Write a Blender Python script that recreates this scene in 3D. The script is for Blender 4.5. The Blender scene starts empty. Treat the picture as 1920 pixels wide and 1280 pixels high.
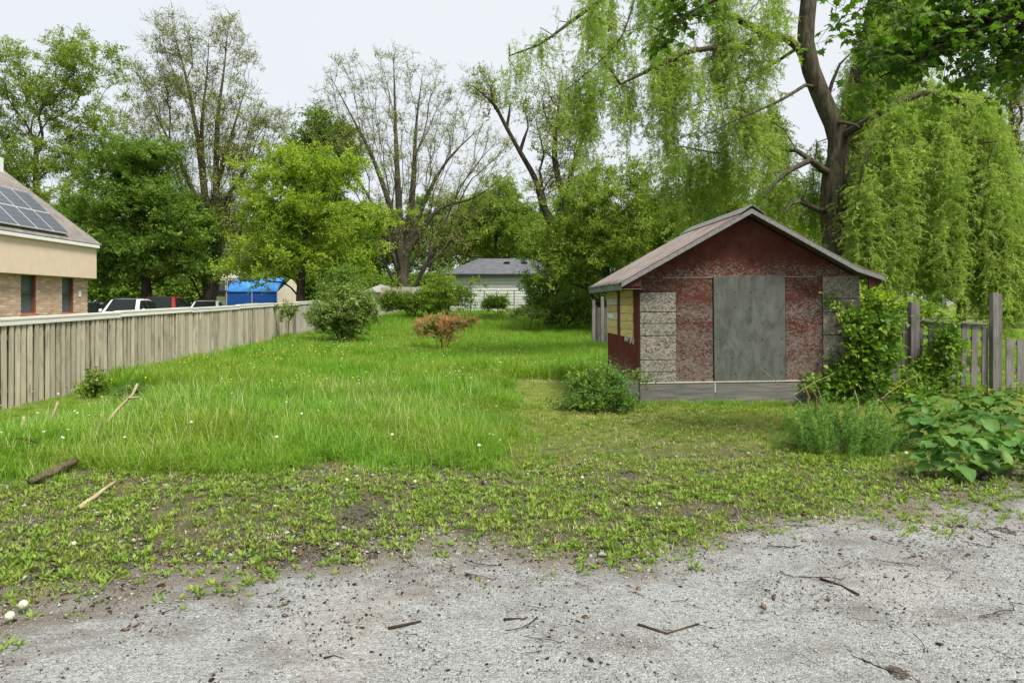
import bpy, math, random
import numpy as np
from mathutils import Vector, Matrix, noise as mnoise

SC = bpy.context.scene
COL = SC.collection
rng = np.random.default_rng(7)
random.seed(7)
R = math.radians

# ------------------------------------------------------------------ camera
F, CX, HY = 1280.0, 960.0, 570.0            # photo pixels (1920 wide): focal length, centre, horizon
TH = math.atan(55 / F)                       # the lot's long axis (+Y) vanishes at px 905
CAM = Vector((0, 0, 1.7))
FW = Vector((math.sin(TH), math.cos(TH), 0)); RT = Vector((math.cos(TH), -math.sin(TH), 0)); UP = Vector((0, 0, 1))
cd = bpy.data.cameras.new('camera'); cam = bpy.data.objects.new('camera', cd); COL.objects.link(cam)
cam.location = CAM; cam.rotation_euler = (R(90), 0, -TH)
cd.sensor_width = 36; cd.lens = 24; cd.shift_y = -(640 - HY) / 1920; cd.clip_start = 0.05; cd.clip_end = 3000
SC.camera = cam

# ------------------------------------------------------------------ sky, sun, exposure
SUN_EL, SUN_AZ = R(58), R(140)               # hazy sun high behind the camera's right shoulder (azimuth clockwise from +Y)
w = bpy.data.worlds.new('World'); SC.world = w; w.use_nodes = True
nt = w.node_tree; nt.nodes.clear()
wo = nt.nodes.new('ShaderNodeOutputWorld'); bg = nt.nodes.new('ShaderNodeBackground')
sky = nt.nodes.new('ShaderNodeTexSky'); sky.sky_type = 'NISHITA'; sky.sun_disc = False
sky.sun_elevation = SUN_EL; sky.sun_rotation = SUN_AZ; sky.dust_density = 4.0; sky.air_density = 1.0
mx = nt.nodes.new('ShaderNodeMixRGB'); mx.inputs[0].default_value = 0.86
tc = nt.nodes.new('ShaderNodeTexCoord'); nz = nt.nodes.new('ShaderNodeTexNoise'); nz.inputs['Scale'].default_value = 1.6; nz.inputs['Detail'].default_value = 3
cr = nt.nodes.new('ShaderNodeValToRGB')
cr.color_ramp.elements[0].position = .35; cr.color_ramp.elements[0].color = (5.0, 5.3, 5.55, 1)
cr.color_ramp.elements[1].position = .65; cr.color_ramp.elements[1].color = (5.5, 5.65, 5.8, 1)
nt.links.new(tc.outputs['Generated'], nz.inputs['Vector']); nt.links.new(nz.outputs['Fac'], cr.inputs['Fac'])
nt.links.new(sky.outputs[0], mx.inputs[1]); nt.links.new(cr.outputs[0], mx.inputs[2])
nt.links.new(mx.outputs[0], bg.inputs[0]); bg.inputs[1].default_value = 0.076; nt.links.new(bg.outputs[0], wo.inputs[0])
sl = bpy.data.lights.new('sun', 'SUN'); sl.energy = 2.4; sl.angle = R(14); sl.color = (1.0, .95, .86)
so = bpy.data.objects.new('sun', sl); COL.objects.link(so)
sd = Vector((math.sin(SUN_AZ) * math.cos(SUN_EL), math.cos(SUN_AZ) * math.cos(SUN_EL), math.sin(SUN_EL)))
so.rotation_euler = sd.to_track_quat('Z', 'Y').to_euler(); so.location = (10, -10, 30)
SC.view_settings.view_transform = 'Standard'; SC.view_settings.look = 'None'; SC.view_settings.gamma = 1
SC.view_settings.exposure = 1.2
SC.cycles.max_bounces = 6; SC.cycles.transparent_max_bounces = 4; SC.cycles.diffuse_bounces = 3

# ------------------------------------------------------------------ pixel -> place
def P(px, py, Y):
    d = FW + RT * ((px - CX) / F) + UP * ((HY - py) / F)
    return CAM + d * (Y / d.y)

_py = np.array([-50, 0, 11, 18, 25, 30, 36, 42, 48, 60, 120, 900.]); _pz = np.array([0, 0, 0, .08, .2, .34, .62, .95, 1.15, 1.25, 1.5, 2.])
def sst(a, b, x):
    t = np.clip((x - a) / (b - a), 0, 1); return t * t * (3 - 2 * t)
def gz(x, y):
    """ground height: flat near the drive, the lot rising gently towards the garage"""
    x = np.asarray(x, float); y = np.asarray(y, float)
    p = np.interp(y, _py, _pz)
    lot = sst(-8.5, -4, x) * (1 - sst(6, 12, x))
    side = np.minimum(p, .3)
    z = side + (p - side) * lot + 0.05 * np.sin(x * .9 + 1.3) * np.sin(y * .55) * sst(6, 12, y) * (y < 70) + .02 * np.sin(x * 2.3 + y * 1.7) * sst(5, 9, y)
    return z
def gzf(x, y): return float(gz(x, y))
def G(px, py):
    """ground point seen at a photo pixel"""
    d = FW + RT * ((px - CX) / F) + UP * ((HY - py) / F)
    t = 1.0
    for i in range(4000):
        p = CAM + d * t
        if p.z <= gzf(p.x, p.y): return p
        t += .02 + t * .002
    return CAM + d * 60

# ------------------------------------------------------------------ helpers: objects
def tag(o, label=None, cat=None, group=None, kind=None):
    if label: o['label'] = label
    if cat: o['category'] = cat
    if group: o['group'] = group
    if kind: o['kind'] = kind
    return o
def thing(name, label, cat, loc=(0, 0, 0), group=None, rot=(0, 0, 0)):
    o = bpy.data.objects.new(name, None); COL.objects.link(o); o.empty_display_size = .2
    o.location = loc; o.rotation_euler = rot
    return tag(o, label, cat, group)
def link(name, me, parent=None, loc=None, rot=None, scale=None):
    o = bpy.data.objects.new(name, me); COL.objects.link(o)
    if parent is not None: o.parent = parent
    if loc is not None: o.location = loc
    if rot is not None: o.rotation_euler = rot
    if scale is not None: o.scale = scale
    return o

class MB:
    """collects shapes into one mesh"""
    def __init__(s): s.v = []; s.f = []; s.m = []
    def add(s, vs, fs, mi=0):
        n = len(s.v); s.v += [tuple(v) for v in vs]; s.f += [tuple(i + n for i in f) for f in fs]; s.m += [mi] * len(fs); return s
    def box(s, x0, x1, y0, y1, z0, z1, mi=0):
        return s.hexa([(x0, y0, z0), (x1, y0, z0), (x1, y1, z0), (x0, y1, z0), (x0, y0, z1), (x1, y0, z1), (x1, y1, z1), (x0, y1, z1)], mi)
    def hexa(s, c, mi=0):
        return s.add(c, [(0, 3, 2, 1), (4, 5, 6, 7), (0, 1, 5, 4), (1, 2, 6, 5), (2, 3, 7, 6), (3, 0, 4, 7)], mi)
    def prism(s, poly, a, b, mi=0):
        """polygon (list of 3-vectors) extruded from offset a to offset b"""
        n = len(poly); a = Vector(a); b = Vector(b)
        vs = [Vector(p) + a for p in poly] + [Vector(p) + b for p in poly]
        fs = [tuple(range(n))[::-1], tuple(range(n, 2 * n))] + [(i, (i + 1) % n, n + (i + 1) % n, n + i) for i in range(n)]
        return s.add(vs, fs, mi)
    def tube(s, pts, rad, sides=6, mi=0, cap=True):
        pts = [Vector(p) for p in pts]; n = len(pts)
        if not hasattr(rad, '__len__'): rad = [rad] * n
        vs = []; up = Vector((0.13, 0.31, .94))
        for i, p in enumerate(pts):
            t = (pts[min(i + 1, n - 1)] - pts[max(i - 1, 0)])
            if t.length < 1e-6: t = Vector((0, 0, 1))
            t.normalize()
            if abs(t.dot(up)) > .95: up = Vector((.9, .3, .1))
            a = (up - t * up.dot(t)).normalized(); b = t.cross(a); up = a
            for k in range(sides):
                q = 2 * math.pi * k / sides
                vs.append(p + (a * math.cos(q) + b * math.sin(q)) * rad[i])
        fs = [(i * sides + k, i * sides + (k + 1) % sides, (i + 1) * sides + (k + 1) % sides, (i + 1) * sides + k) for i in range(n - 1) for k in range(sides)]
        if cap: fs += [tuple(range(sides))[::-1], tuple(range((n - 1) * sides, n * sides))]
        return s.add(vs, fs, mi)
    def mesh(s, name, mats, smooth=False, origin=None):
        me = bpy.data.meshes.new(name)
        vs = s.v if origin is None else [(v[0] - origin[0], v[1] - origin[1], v[2] - origin[2]) for v in s.v]
        me.from_pydata(vs, [], s.f)
        for m in (mats if isinstance(mats, (list, tuple)) else [mats]): me.materials.append(m)
        if isinstance(mats, (list, tuple)) and len(mats) > 1: me.polygons.foreach_set('material_index', s.m)
        if smooth: me.polygons.foreach_set('use_smooth', [True] * len(s.f))
        me.update(); return me
    def build(s, name, mats, parent=None, smooth=False, bevel=0, world=False, segs=2):
        """world=True: shapes are in world space and the parent stands unrotated at its location"""
        org = parent.location if (world and parent is not None) else None
        if world and parent is not None and parent.parent is not None: org = parent.location + parent.parent.location
        o = link(name, s.mesh(name, mats, smooth, org), parent)
        if bevel:
            b = o.modifiers.new('bevel', 'BEVEL'); b.width = bevel; b.segments = segs; b.limit_method = 'ANGLE'
        return o

def np_mesh(name, V, T, mats, mi=None, smooth=False):
    """fast triangle mesh from arrays"""
    me = bpy.data.meshes.new(name); V = np.asarray(V, np.float32); T = np.asarray(T, np.int32); k = T.shape[1]
    me.vertices.add(len(V)); me.vertices.foreach_set('co', V.ravel())
    me.loops.add(T.size); me.loops.foreach_set('vertex_index', T.ravel())
    me.polygons.add(len(T)); me.polygons.foreach_set('loop_start', np.arange(len(T), dtype=np.int32) * k)
    for m in (mats if isinstance(mats, (list, tuple)) else [mats]): me.materials.append(m)
    if mi is not None: me.polygons.foreach_set('material_index', np.asarray(mi, np.int32))
    if smooth: me.polygons.foreach_set('use_smooth', np.ones(len(T), bool))
    me.update(calc_edges=True); return me

# ------------------------------------------------------------------ helpers: materials
def S(r, g, b):
    f = lambda c: (c / 255 / 12.92) if c / 255 <= .04045 else ((c / 255 + .055) / 1.055) ** 2.4
    return (f(r), f(g), f(b), 1)
def L3(r, g, b): return (r, g, b, 1)
class NT:
    def __init__(s, name):
        s.m = bpy.data.materials.new(name); s.m.use_nodes = True; s.t = s.m.node_tree; s.t.nodes.clear()
        s.out = s.t.nodes.new('ShaderNodeOutputMaterial'); s._c = {}
    def n(s, typ, **kw):
        x = s.t.nodes.new('ShaderNode' + typ)
        for k, v in kw.items():
            if k.startswith('_'): setattr(x, k[1:], v)
            else: s.set(x.inputs[k.replace('__', ' ')], v)
        return x
    def set(s, sock, v):
        if isinstance(v, bpy.types.NodeSocket): s.t.links.new(v, sock)
        elif isinstance(v, bpy.types.Node): s.t.links.new(v.outputs[0], sock)
        else: sock.default_value = v
    def coord(s, kind='Object', scale=(1, 1, 1), rot=(0, 0, 0), loc=None):
        k = (kind, scale, rot)
        if k in s._c and loc is None: return s._c[k]
        c = s.n('TexCoord').outputs[kind]
        m = s.n('Mapping', Vector=c, Scale=scale, Rotation=rot)
        if loc is not None: s.set(m.inputs['Location'], loc)
        s._c[k] = m.outputs[0]; return m.outputs[0]
    def noise(s, vec, scale, detail=4, rough=.55, dist=0):
        return s.n('TexNoise', Vector=vec, Scale=scale, Detail=detail, Roughness=rough, Distortion=dist).outputs['Fac']
    def ramp(s, fac, *stops, interp='LINEAR'):
        r = s.n('ValToRGB', Fac=fac); e = r.color_ramp.elements; r.color_ramp.interpolation = interp
        while len(e) < len(stops): e.new(.5)
        for i, (p, c) in enumerate(stops):
            e[i].position = p; e[i].color = c if hasattr(c, '__len__') else (c, c, c, 1)
        return r.outputs[0]
    def mix(s, f, a, b, mode='MIX'):
        return s.n('MixRGB', _blend_type=mode, Fac=f, Color1=a, Color2=b).outputs[0]
    def math(s, op, a, b=0.0):
        x = s.n('Math', _operation=op); s.set(x.inputs[0], a); s.set(x.inputs[1], b); return x.outputs[0]
    def bump(s, h, strength=.4, dist=.01):
        return s.n('Bump', Height=h, Strength=strength, Distance=dist).outputs[0]
    def rnd(s): return s.n('ObjectInfo').outputs['Random']
    def hsv(s, col, h=.5, sat=1., v=1.):
        x = s.n('HueSaturation', Color=col); s.set(x.inputs['Hue'], h); s.set(x.inputs['Saturation'], sat); s.set(x.inputs['Value'], v); return x.outputs[0]
    def done(s, col, rough=.8, normal=None, spec=.3, metal=0.):
        b = s.n('BsdfPrincipled', Roughness=rough, Metallic=metal); s.set(b.inputs['Base Color'], col); b.inputs['Specular IOR Level'].default_value = spec
        if normal is not None: s.set(b.inputs['Normal'], normal)
        s.t.links.new(b.outputs[0], s.out.inputs[0]); return s.m

def m_plain(name, col, rough=.7, amt=.15, scale=6., bump=.0, spec=.3, metal=0., rand=0.):
    t = NT(name); c = t.coord()
    n = t.noise(c, scale, 5)
    k = t.ramp(n, (.3, 1 - amt), (.7, 1 + amt * .6))
    x = t.mix(1., col, k, 'MULTIPLY')
    if rand: x = t.hsv(x, v=t.math('ADD', t.math('MULTIPLY', t.rnd(), rand), 1 - rand / 2))
    return t.done(x, rough, t.bump(n, bump, .02) if bump else None, spec, metal)

def m_leaf(name, c1, c2, c3=None, trans=.35, rough=.5, patch=None, spec=.25):
    """leaf: per-instance tone from two or three colours, light through the blade"""
    t = NT(name); r = t.rnd(); c3 = c3 or c2
    c1, c2, c3 = (tuple(min(.85, q * 1.18) for q in c[:3]) + (1,) for c in (c1, c2, c3))
    x = t.ramp(r, (0., c1), (.55, c2), (1., c3))
    if patch:
        loc = t.n('ObjectInfo').outputs['Location']
        n = t.noise(loc, patch[0], 3)
        x = t.mix(t.ramp(n, (.42, 0.), (.62, 1.)), x, patch[1])
    geo = t.n('NewGeometry')
    x = t.hsv(x, v=t.math('ADD', t.math('MULTIPLY', geo.outputs['Random Per Island'], .5), .75))
    b = t.n('BsdfPrincipled', Roughness=rough); t.set(b.inputs['Base Color'], x); b.inputs['Specular IOR Level'].default_value = spec
    tr = t.n('BsdfTranslucent', Color=t.mix(1., x, L3(1.15, 1.2, .55), 'MULTIPLY'))
    m = t.n('MixShader', Fac=trans); t.t.links.new(b.outputs[0], m.inputs[1]); t.t.links.new(tr.outputs[0], m.inputs[2])
    t.t.links.new(m.outputs[0], t.out.inputs[0]); return t.m

def m_bark(name, c1, c2, sc=1.):
    t = NT(name); c = t.coord('Object', (6 * sc, 6 * sc, 1.2 * sc))
    n = t.noise(c, 3., 6, .65, .6); n2 = t.noise(t.coord(), .7, 3)
    x = t.mix(t.ramp(n, (.35, 0.), (.65, 1.)), c1, c2)
    x = t.mix(t.ramp(n2, (.4, 0.), (.7, .35)), x, L3(.10, .11, .06))
    return t.done(x, .9, t.bump(n, 1., .08), .15)

def m_wood(name, dark, light, axis='z', rough=.85, streak=.5, rand=.3, dirt=None):
    t = NT(name); sc = {'z': (14, 14, .9), 'x': (.9, 14, 14), 'y': (14, .9, 14)}[axis]
    rn = t.rnd(); off = t.n('CombineXYZ', X=t.math('MULTIPLY', rn, 31.), Y=t.math('MULTIPLY', rn, 17.), Z=t.math('MULTIPLY', rn, 53.)).outputs[0]
    c0 = t.n('VectorMath', _operation='ADD'); t.set(c0.inputs[0], t.n('TexCoord').outputs['Object']); t.set(c0.inputs[1], off)
    c = t.n('Mapping', Vector=c0.outputs[0], Scale=sc).outputs[0]
    n = t.noise(c, 2.2, 6, .65, .4)
    x = t.mix(t.ramp(n, (.5 - streak * .4, 0.), (.5 + streak * .4, 1.)), dark, light)
    n2 = t.noise(c0.outputs[0], 2.5, 4, .6)
    if dirt: x = t.mix(t.ramp(t.math('MULTIPLY', n2, n), (.27, 0.), (.42, .85)), x, dirt)
    x = t.hsv(x, v=t.math('ADD', t.math('MULTIPLY', rn, rand), 1 - rand * .5))
    return t.done(x, rough, t.bump(n, .5, .006), .2)

M = {}
M['bark'] = m_bark('bark grey', S(58, 53, 46), S(104, 97, 86))
M['bark_dark'] = m_bark('bark dark', S(40, 35, 30), S(78, 70, 60))
M['bark_willow'] = m_bark('bark willow', S(44, 38, 31), S(104, 95, 80), .6)
M['twig'] = m_plain('twig', S(96, 84, 66), .9, .3, 12)
M['twig_pale'] = m_plain('twig pale', S(168, 152, 122), .9, .25, 14, .3)
M['lf_spring'] = m_leaf('leaf spring', L3(.15, .24, .025), L3(.21, .30, .035), L3(.28, .34, .06), .45)
M['lf_mid'] = m_leaf('leaf mid', L3(.14, .24, .025), L3(.20, .31, .035), L3(.28, .37, .06), .46)
M['lf_dark'] = m_leaf('leaf dark', L3(.085, .17, .02), L3(.12, .22, .026), L3(.19, .29, .04), .44)
M['lf_yellow'] = m_leaf('leaf yellow green', L3(.20, .32, .025), L3(.27, .38, .035), L3(.35, .44, .06), .45)
M['lf_pale'] = m_leaf('leaf pale budding', L3(.19, .27, .03), L3(.25, .33, .045), L3(.31, .36, .08), .42)
M['lf_willow'] = m_leaf('leaf willow', L3(.19, .31, .035), L3(.27, .40, .06), L3(.39, .50, .13), .52)
M['lf_maple'] = m_leaf('leaf maple overhead', L3(.06, .14, .014), L3(.09, .19, .018), L3(.14, .25, .025), .55)
M['lf_vine'] = m_leaf('leaf vine', L3(.08, .17, .018), L3(.13, .25, .028), L3(.26, .36, .04), .4)
M['lf_shrub'] = m_leaf('leaf grey shrub', L3(.13, .21, .045), L3(.19, .28, .065), L3(.28, .35, .11), .4)
M['lf_orange'] = m_leaf('leaf orange tips', L3(.52, .26, .11), L3(.60, .34, .17), L3(.50, .42, .15), .35)
M['lf_herb'] = m_leaf('leaf herb', L3(.10, .21, .04), L3(.14, .26, .055), L3(.20, .32, .07), .45)
M['lf_burdock'] = m_leaf('leaf burdock', L3(.06, .15, .03), L3(.085, .19, .04), L3(.14, .25, .05), .35, .5)
M['grass_tall'] = m_leaf('grass tall', L3(.105, .255, .02), L3(.15, .32, .028), L3(.24, .38, .055), .45, .5, (.45, L3(.27, .38, .055)))
M['grass_short'] = m_leaf('grass short', L3(.14, .22, .025), L3(.21, .27, .04), L3(.30, .32, .08), .4, .55, (.8, L3(.33, .33, .10)))
M['grass_straw'] = m_leaf('grass straw', L3(.50, .46, .25), L3(.58, .52, .32), None, .25)
M['weed'] = m_leaf('weed leaf', L3(.11, .19, .022), L3(.16, .25, .035), L3(.23, .30, .055), .35)
def m_ground():
    t = NT('ground soil and turf'); c = t.coord()
    n1 = t.noise(c, .6, 4); n2 = t.noise(c, 5., 6, .65); n3 = t.noise(c, 60., 5, .8)
    soil = t.mix(t.ramp(n3, (.40, 0.), (.60, 1.)), S(40, 36, 32), S(112, 105, 97))
    turf = t.mix(t.ramp(n2, (.35, 0.), (.65, 1.)), L3(.09, .14, .02), L3(.19, .22, .05))
    x = t.mix(t.ramp(t.math('ADD', t.math('MULTIPLY', n1, .4), t.math('MULTIPLY', n2, .6)), (.52, 0.), (.70, .7)), soil, turf)
    far = t.ramp(t.n('SeparateXYZ', Vector=t.n('TexCoord').outputs['Object']).outputs['Y'], (0., 0.), (1., 1.))
    sep = t.n('SeparateXYZ', Vector=t.n('TexCoord').outputs['Object'])
    k = t.n('MapRange', Value=sep.outputs['Y']); k.inputs['From Min'].default_value = 7.; k.inputs['From Max'].default_value = 10.
    x = t.mix(k.outputs[0], x, turf)
    return t.done(x, .95, t.bump(t.math('ADD', n2, n3), .6, .03), .1)
def m_gravel():
    t = NT('limestone gravel'); c = t.coord()
    v = t.n('TexVoronoi', Vector=c, Scale=85.); v2 = t.n('TexVoronoi', Vector=c, Scale=190.)
    n1 = t.noise(c, .55, 4, .6, .8); n2 = t.noise(t.coord('Object', (1., 1.35, 1)), 1.25, 8, .72, .3); n3 = t.noise(c, 60, 4, .7); n4 = t.noise(t.coord('Object', (9, 26, 1)), 3., 4, .7, .6)
    vc = t.n('SeparateColor', Color=v.outputs['Color']).outputs[0]
    x = t.mix(vc, S(132, 134, 133), S(176, 179, 178))
    x = t.mix(t.ramp(v2.outputs['Distance'], (.42, 0.), (.74, .5)), x, S(78, 76, 72))
    x = t.mix(t.ramp(n2, (.49, 0.), (.66, .75)), x, S(94, 89, 80))
    x = t.mix(t.ramp(n1, (.54, 0.), (.68, .42)), x, S(172, 160, 146))
    x = t.mix(t.ramp(n4, (.57, 0.), (.70, .8)), x, S(62, 57, 50))
    edge = t.n('Attribute', _attribute_name='edge').outputs['Fac']
    soil = t.mix(n3, S(76, 70, 60), S(128, 120, 108))
    x = t.mix(t.ramp(t.math('ADD', edge, t.math('MULTIPLY', t.math('SUBTRACT', n2, .5), 1.6)), (.4, 0.), (.9, .9)), x, soil)
    h = t.math('ADD', t.math('MULTIPLY', v.outputs['Distance'], -1.), t.math('MULTIPLY', n3, .6))
    return t.done(x, .95, t.bump(h, .8, .012), .15)
def m_asphalt():
    t = NT('asphalt'); c = t.coord(); n = t.noise(c, 40, 4)
    return t.done(t.mix(n, S(58, 58, 58), S(84, 84, 82)), .9, t.bump(n, .3, .01))
def m_osb(name, base_d, base_l, paint=None, bands=None):
    """strand board; paint = colour of flaking paint, bands = stops of a ramp over height saying how much is left"""
    t = NT(name); rn = t.rnd()
    off = t.n('CombineXYZ', X=t.math('MULTIPLY', rn, 37.), Y=0., Z=t.math('MULTIPLY', rn, 19.)).outputs[0]
    cc = t.n('VectorMath', _operation='ADD'); t.set(cc.inputs[0], t.n('TexCoord').outputs['Object']); t.set(cc.inputs[1], off)
    def strands(rot, sc):
        q0 = t.n('Mapping', Vector=cc.outputs[0], Rotation=(0, rot, 0)).outputs[0]
        wv = t.n('TexNoise', Vector=cc.outputs[0], Scale=9., Detail=2.); wa = t.n('VectorMath', _operation='MULTIPLY_ADD'); t.set(wa.inputs[0], wv.outputs['Color']); wa.inputs[1].default_value = (.06, .06, .06); t.set(wa.inputs[2], q0)
        q = t.n('Mapping', Vector=wa.outputs[0], Scale=sc).outputs[0]
        v = t.n('TexVoronoi', Vector=q, Scale=1.); return v
    a = strands(.9, (70, 20, 17)); b = strands(-.75, (44, 20, 14)); d = strands(1.9, (66, 20, 18))
    ca, cb, cdd = (t.n('SeparateColor', Color=q.outputs['Color']).outputs[0] for q in (a, b, d))
    pick = t.ramp(cb, (.49, 0.), (.5, 1.)); s1 = t.mix(pick, ca, cdd)
    g = t.noise(cc.outputs[0], 60, 4, .7)
    fac = t.math('ADD', t.math('MULTIPLY', s1, .7), t.math('MULTIPLY', g, .35))
    eg = t.n('TexVoronoi', _feature='DISTANCE_TO_EDGE', Vector=a.inputs['Vector'].links[0].from_socket, Scale=1.); eg2 = t.n('TexVoronoi', _feature='DISTANCE_TO_EDGE', Vector=d.inputs['Vector'].links[0].from_socket, Scale=1.)
    line = t.math('MINIMUM', t.ramp(eg.outputs[0], (.0, .0), (.09, 1.)), t.ramp(eg2.outputs[0], (.0, .3), (.07, 1.)))
    fac = t.math('MULTIPLY', fac, t.math('ADD', t.math('MULTIPLY', line, .55), .45))
    wood = t.ramp(fac, (.12, base_d), (.42, tuple((x + y) / 2 for x, y in zip(base_d, base_l))), (.85, base_l))
    x = wood; hgt = fac
    if paint:
        z = t.n('SeparateXYZ', Vector=t.n('TexCoord').outputs['Object'])
        zz = t.math('ADD', z.outputs['Z'], t.math('MULTIPLY', t.math('SUBTRACT', t.noise(cc.outputs[0], 1.3, 3), .5), .5))
        left = t.ramp(t.math('DIVIDE', zz, 3.4), *bands)
        k = t.math('ADD', left, t.math('MULTIPLY', t.math('SUBTRACT', s1, .5), .75))
        k = t.math('ADD', k, t.math('MULTIPLY', t.math('SUBTRACT', t.noise(cc.outputs[0], 26, 5, .7), .5), 1.0))
        k = t.ramp(k, (.44, 0.), (.56, 1.))
        pc = t.mix(t.ramp(t.noise(cc.outputs[0], 5, 6, .75), (.36, 0.), (.64, 1.)), paint, tuple(c * .5 for c in paint[:3]) + (1,)); pc = t.mix(t.ramp(t.noise(cc.outputs[0], 1.7, 4, .7), (.5, 0.), (.75, .5)), pc, S(104, 66, 50)); pc = t.mix(t.ramp(t.noise(cc.outputs[0], 75, 3, .7), (.62, 0.), (.70, .5)), pc, S(150, 120, 108))
        x = t.mix(k, wood, pc); hgt = t.math('ADD', t.math('MULTIPLY', fac, .4), k)
    return t.done(x, .85, t.bump(hgt, .35, .004), .25)
def m_ply():
    t = NT('weathered plywood'); c = t.coord('Object', (5, 5, 2.2))
    n = t.noise(c, 1.4, 7, .7, .8); n2 = t.noise(t.coord('Object', (26, 26, .8)), 2.4, 5, .7)
    n3 = t.noise(t.coord(), 1.5, 3)
    x = t.mix(t.ramp(n, (.34, 0.), (.66, 1.)), S(70, 74, 71), S(104, 107, 101))
    x = t.mix(t.ramp(n2, (.55, 0.), (.72, .35)), x, S(56, 58, 56))
    x = t.mix(t.ramp(n3, (.45, 0.), (.75, .5)), x, S(90, 88, 80))
    return t.done(x, .85, t.bump(n2, .3, .004), .2)
def m_metal():
    t = NT('rusty corrugated roofing'); c = t.coord('Object', (1., 6., 1.)); n = t.noise(c, 1.4, 5, .6, .5); n2 = t.noise(t.coord(), 9, 5, .7)
    ny = t.noise(t.coord('Object', (.25, 9., .25)), 1., 3)
    k = t.math('ADD', t.math('MULTIPLY', n, .5), t.math('MULTIPLY', ny, .5))
    x = t.mix(t.ramp(k, (.42, 0.), (.56, 1.)), S(166, 164, 162), S(122, 96, 84))
    x = t.mix(t.ramp(n2, (.55, 0.), (.72, .6)), x, S(92, 74, 66))
    return t.done(x, .55, t.bump(n2, .15, .004), .4, .25)
def m_shingle(name, c1, c2, slope=(0, 0, 1)):
    t = NT(name); c = t.coord()
    b = t.n('TexBrick', Vector=t.coord('Object', (1, 1, 1)), Scale=1.); b.inputs['Brick Width'].default_value = .32; b.inputs['Row Height'].default_value = .14
    n = t.noise(c, 3., 5); n2 = t.noise(c, 30, 3); sep = t.n('SeparateXYZ', Vector=t.n('TexCoord').outputs['Object'])
    row = t.math('FRACT', t.math('MULTIPLY', sep.outputs['Z'], 9.))
    x = t.mix(t.ramp(t.math('ADD', t.math('MULTIPLY', n, .5), t.math('MULTIPLY', n2, .5)), (.35, 0.), (.65, 1.)), c1, c2)
    x = t.mix(t.ramp(row, (0., .6), (.14, 0.)), x, tuple(q * .45 for q in c1[:3]) + (1,))
    return t.done(x, .9, t.bump(t.math('ADD', row, n2), .4, .015), .2)
def m_brick():
    t = NT('buff brick'); r = t.rnd(); c = t.coord()
    x = t.ramp(r, (0., S(168, 142, 120)), (.4, S(194, 172, 150)), (.75, S(184, 156, 136)), (1., S(212, 196, 176)))
    n = t.noise(c, 22, 5, .65)
    return t.done(t.mix(t.ramp(n, (.4, .0), (.75, .35)), x, S(150, 124, 106)), .9, t.bump(n, .3, .004))
def m_brickwall():
    t = NT('buff brickwork'); c = t.coord('Object', (1, 1, 1), (R(90), 0, R(90)))
    b = t.n('TexBrick', Vector=c, Scale=1., Color1=S(210, 176, 144), Color2=S(196, 158, 128), Mortar=S(200, 192, 180))
    b.inputs['Brick Width'].default_value = .225; b.inputs['Row Height'].default_value = .075; b.inputs['Mortar Size'].default_value = .01
    return t.done(b.outputs[0], .9)
def m_glass(name, col=(.02, .025, .03, 1), rough=.06):
    t = NT(name); return t.done(col, rough, None, .2)
def m_paint(name, col, rough=.3):
    t = NT(name); b = t.n('BsdfPrincipled', Roughness=rough); t.set(b.inputs['Base Color'], col); b.inputs['Coat Weight'].default_value = .6; b.inputs['Coat Roughness'].default_value = .05
    t.t.links.new(b.outputs[0], t.out.inputs[0]); return t.m
def m_panel():
    t = NT('solar cells'); c = t.coord()
    g = lambda ax, f: t.ramp(t.math('FRACT', t.math('MULTIPLY', t.n('SeparateXYZ', Vector=t.n('TexCoord').outputs['Object']).outputs[ax], f)), (.0, 1.), (.06, 0.), (.94, 0.), (1., 1.))
    x = t.mix(t.math('MAXIMUM', g('X', 6.4), g('Y', 6.4)), S(66, 72, 82), S(104, 108, 114))
    return t.done(x, .25, None, .5)

M['ground'] = m_ground(); M['gravel'] = m_gravel(); M['asphalt'] = m_asphalt()
M['osb_grey'] = m_osb('grey strand board', S(58, 55, 50), S(166, 160, 146))
M['osb_right'] = m_osb('dark grey strand board', S(80, 76, 70), S(156, 149, 137))
M['red_front'] = m_osb('flaking red paint on strand board', S(80, 68, 62), S(136, 126, 117), S(90, 46, 37), [(0., .35), (.11, .30), (.20, .25), (.27, .42), (.33, .30), (.40, .62), (.46, .30), (.5, .45), (.53, .74), (.585, .60)])
M['red_gable'] = m_osb('red paint gable', S(100, 88, 82), S(150, 138, 128), S(94, 50, 38), [(0., .6), (.62, .52), (.66, .62), (.70, .82), (.76, 1.05), (1., 1.2)])
M['red_side'] = m_osb('red painted side wall', S(130, 112, 100), S(190, 176, 160), S(104, 36, 30), [(0., .2), (.12, .6), (.2, .8), (.3, 1.1), (1., 1.3)])
M['red_plain'] = m_plain('dull red trim', S(70, 34, 30), .8, .3, 9, .2)
M['ply'] = m_ply(); M['metal'] = m_metal(); M['metal_edge'] = m_plain('bare metal edge', S(138, 138, 136), .5, .3, 20, 0, .4, .4)
M['skirt'] = m_wood('grey skirt board', S(78, 77, 75), S(132, 129, 124), 'x', rand=.2)
M['skirt_side'] = m_wood('whitewashed skirt', S(150, 148, 144), S(196, 194, 190), 'y', rand=.1)
M['plank'] = m_wood('yellow plank', S(176, 152, 96), S(222, 204, 150), 'y', rand=.35)
M['whitewood'] = m_wood('white board', S(176, 172, 160), S(214, 210, 198), 'y', rand=.1)
M['fascia'] = m_wood('grey green fascia', S(84, 90, 82), S(128, 134, 124), 'y', rand=.1)
M['soffit'] = m_plain('soffit board', S(96, 82, 74), .9, .3, 8)  # brown-grey board, also used for the brick building's window frames
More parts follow.
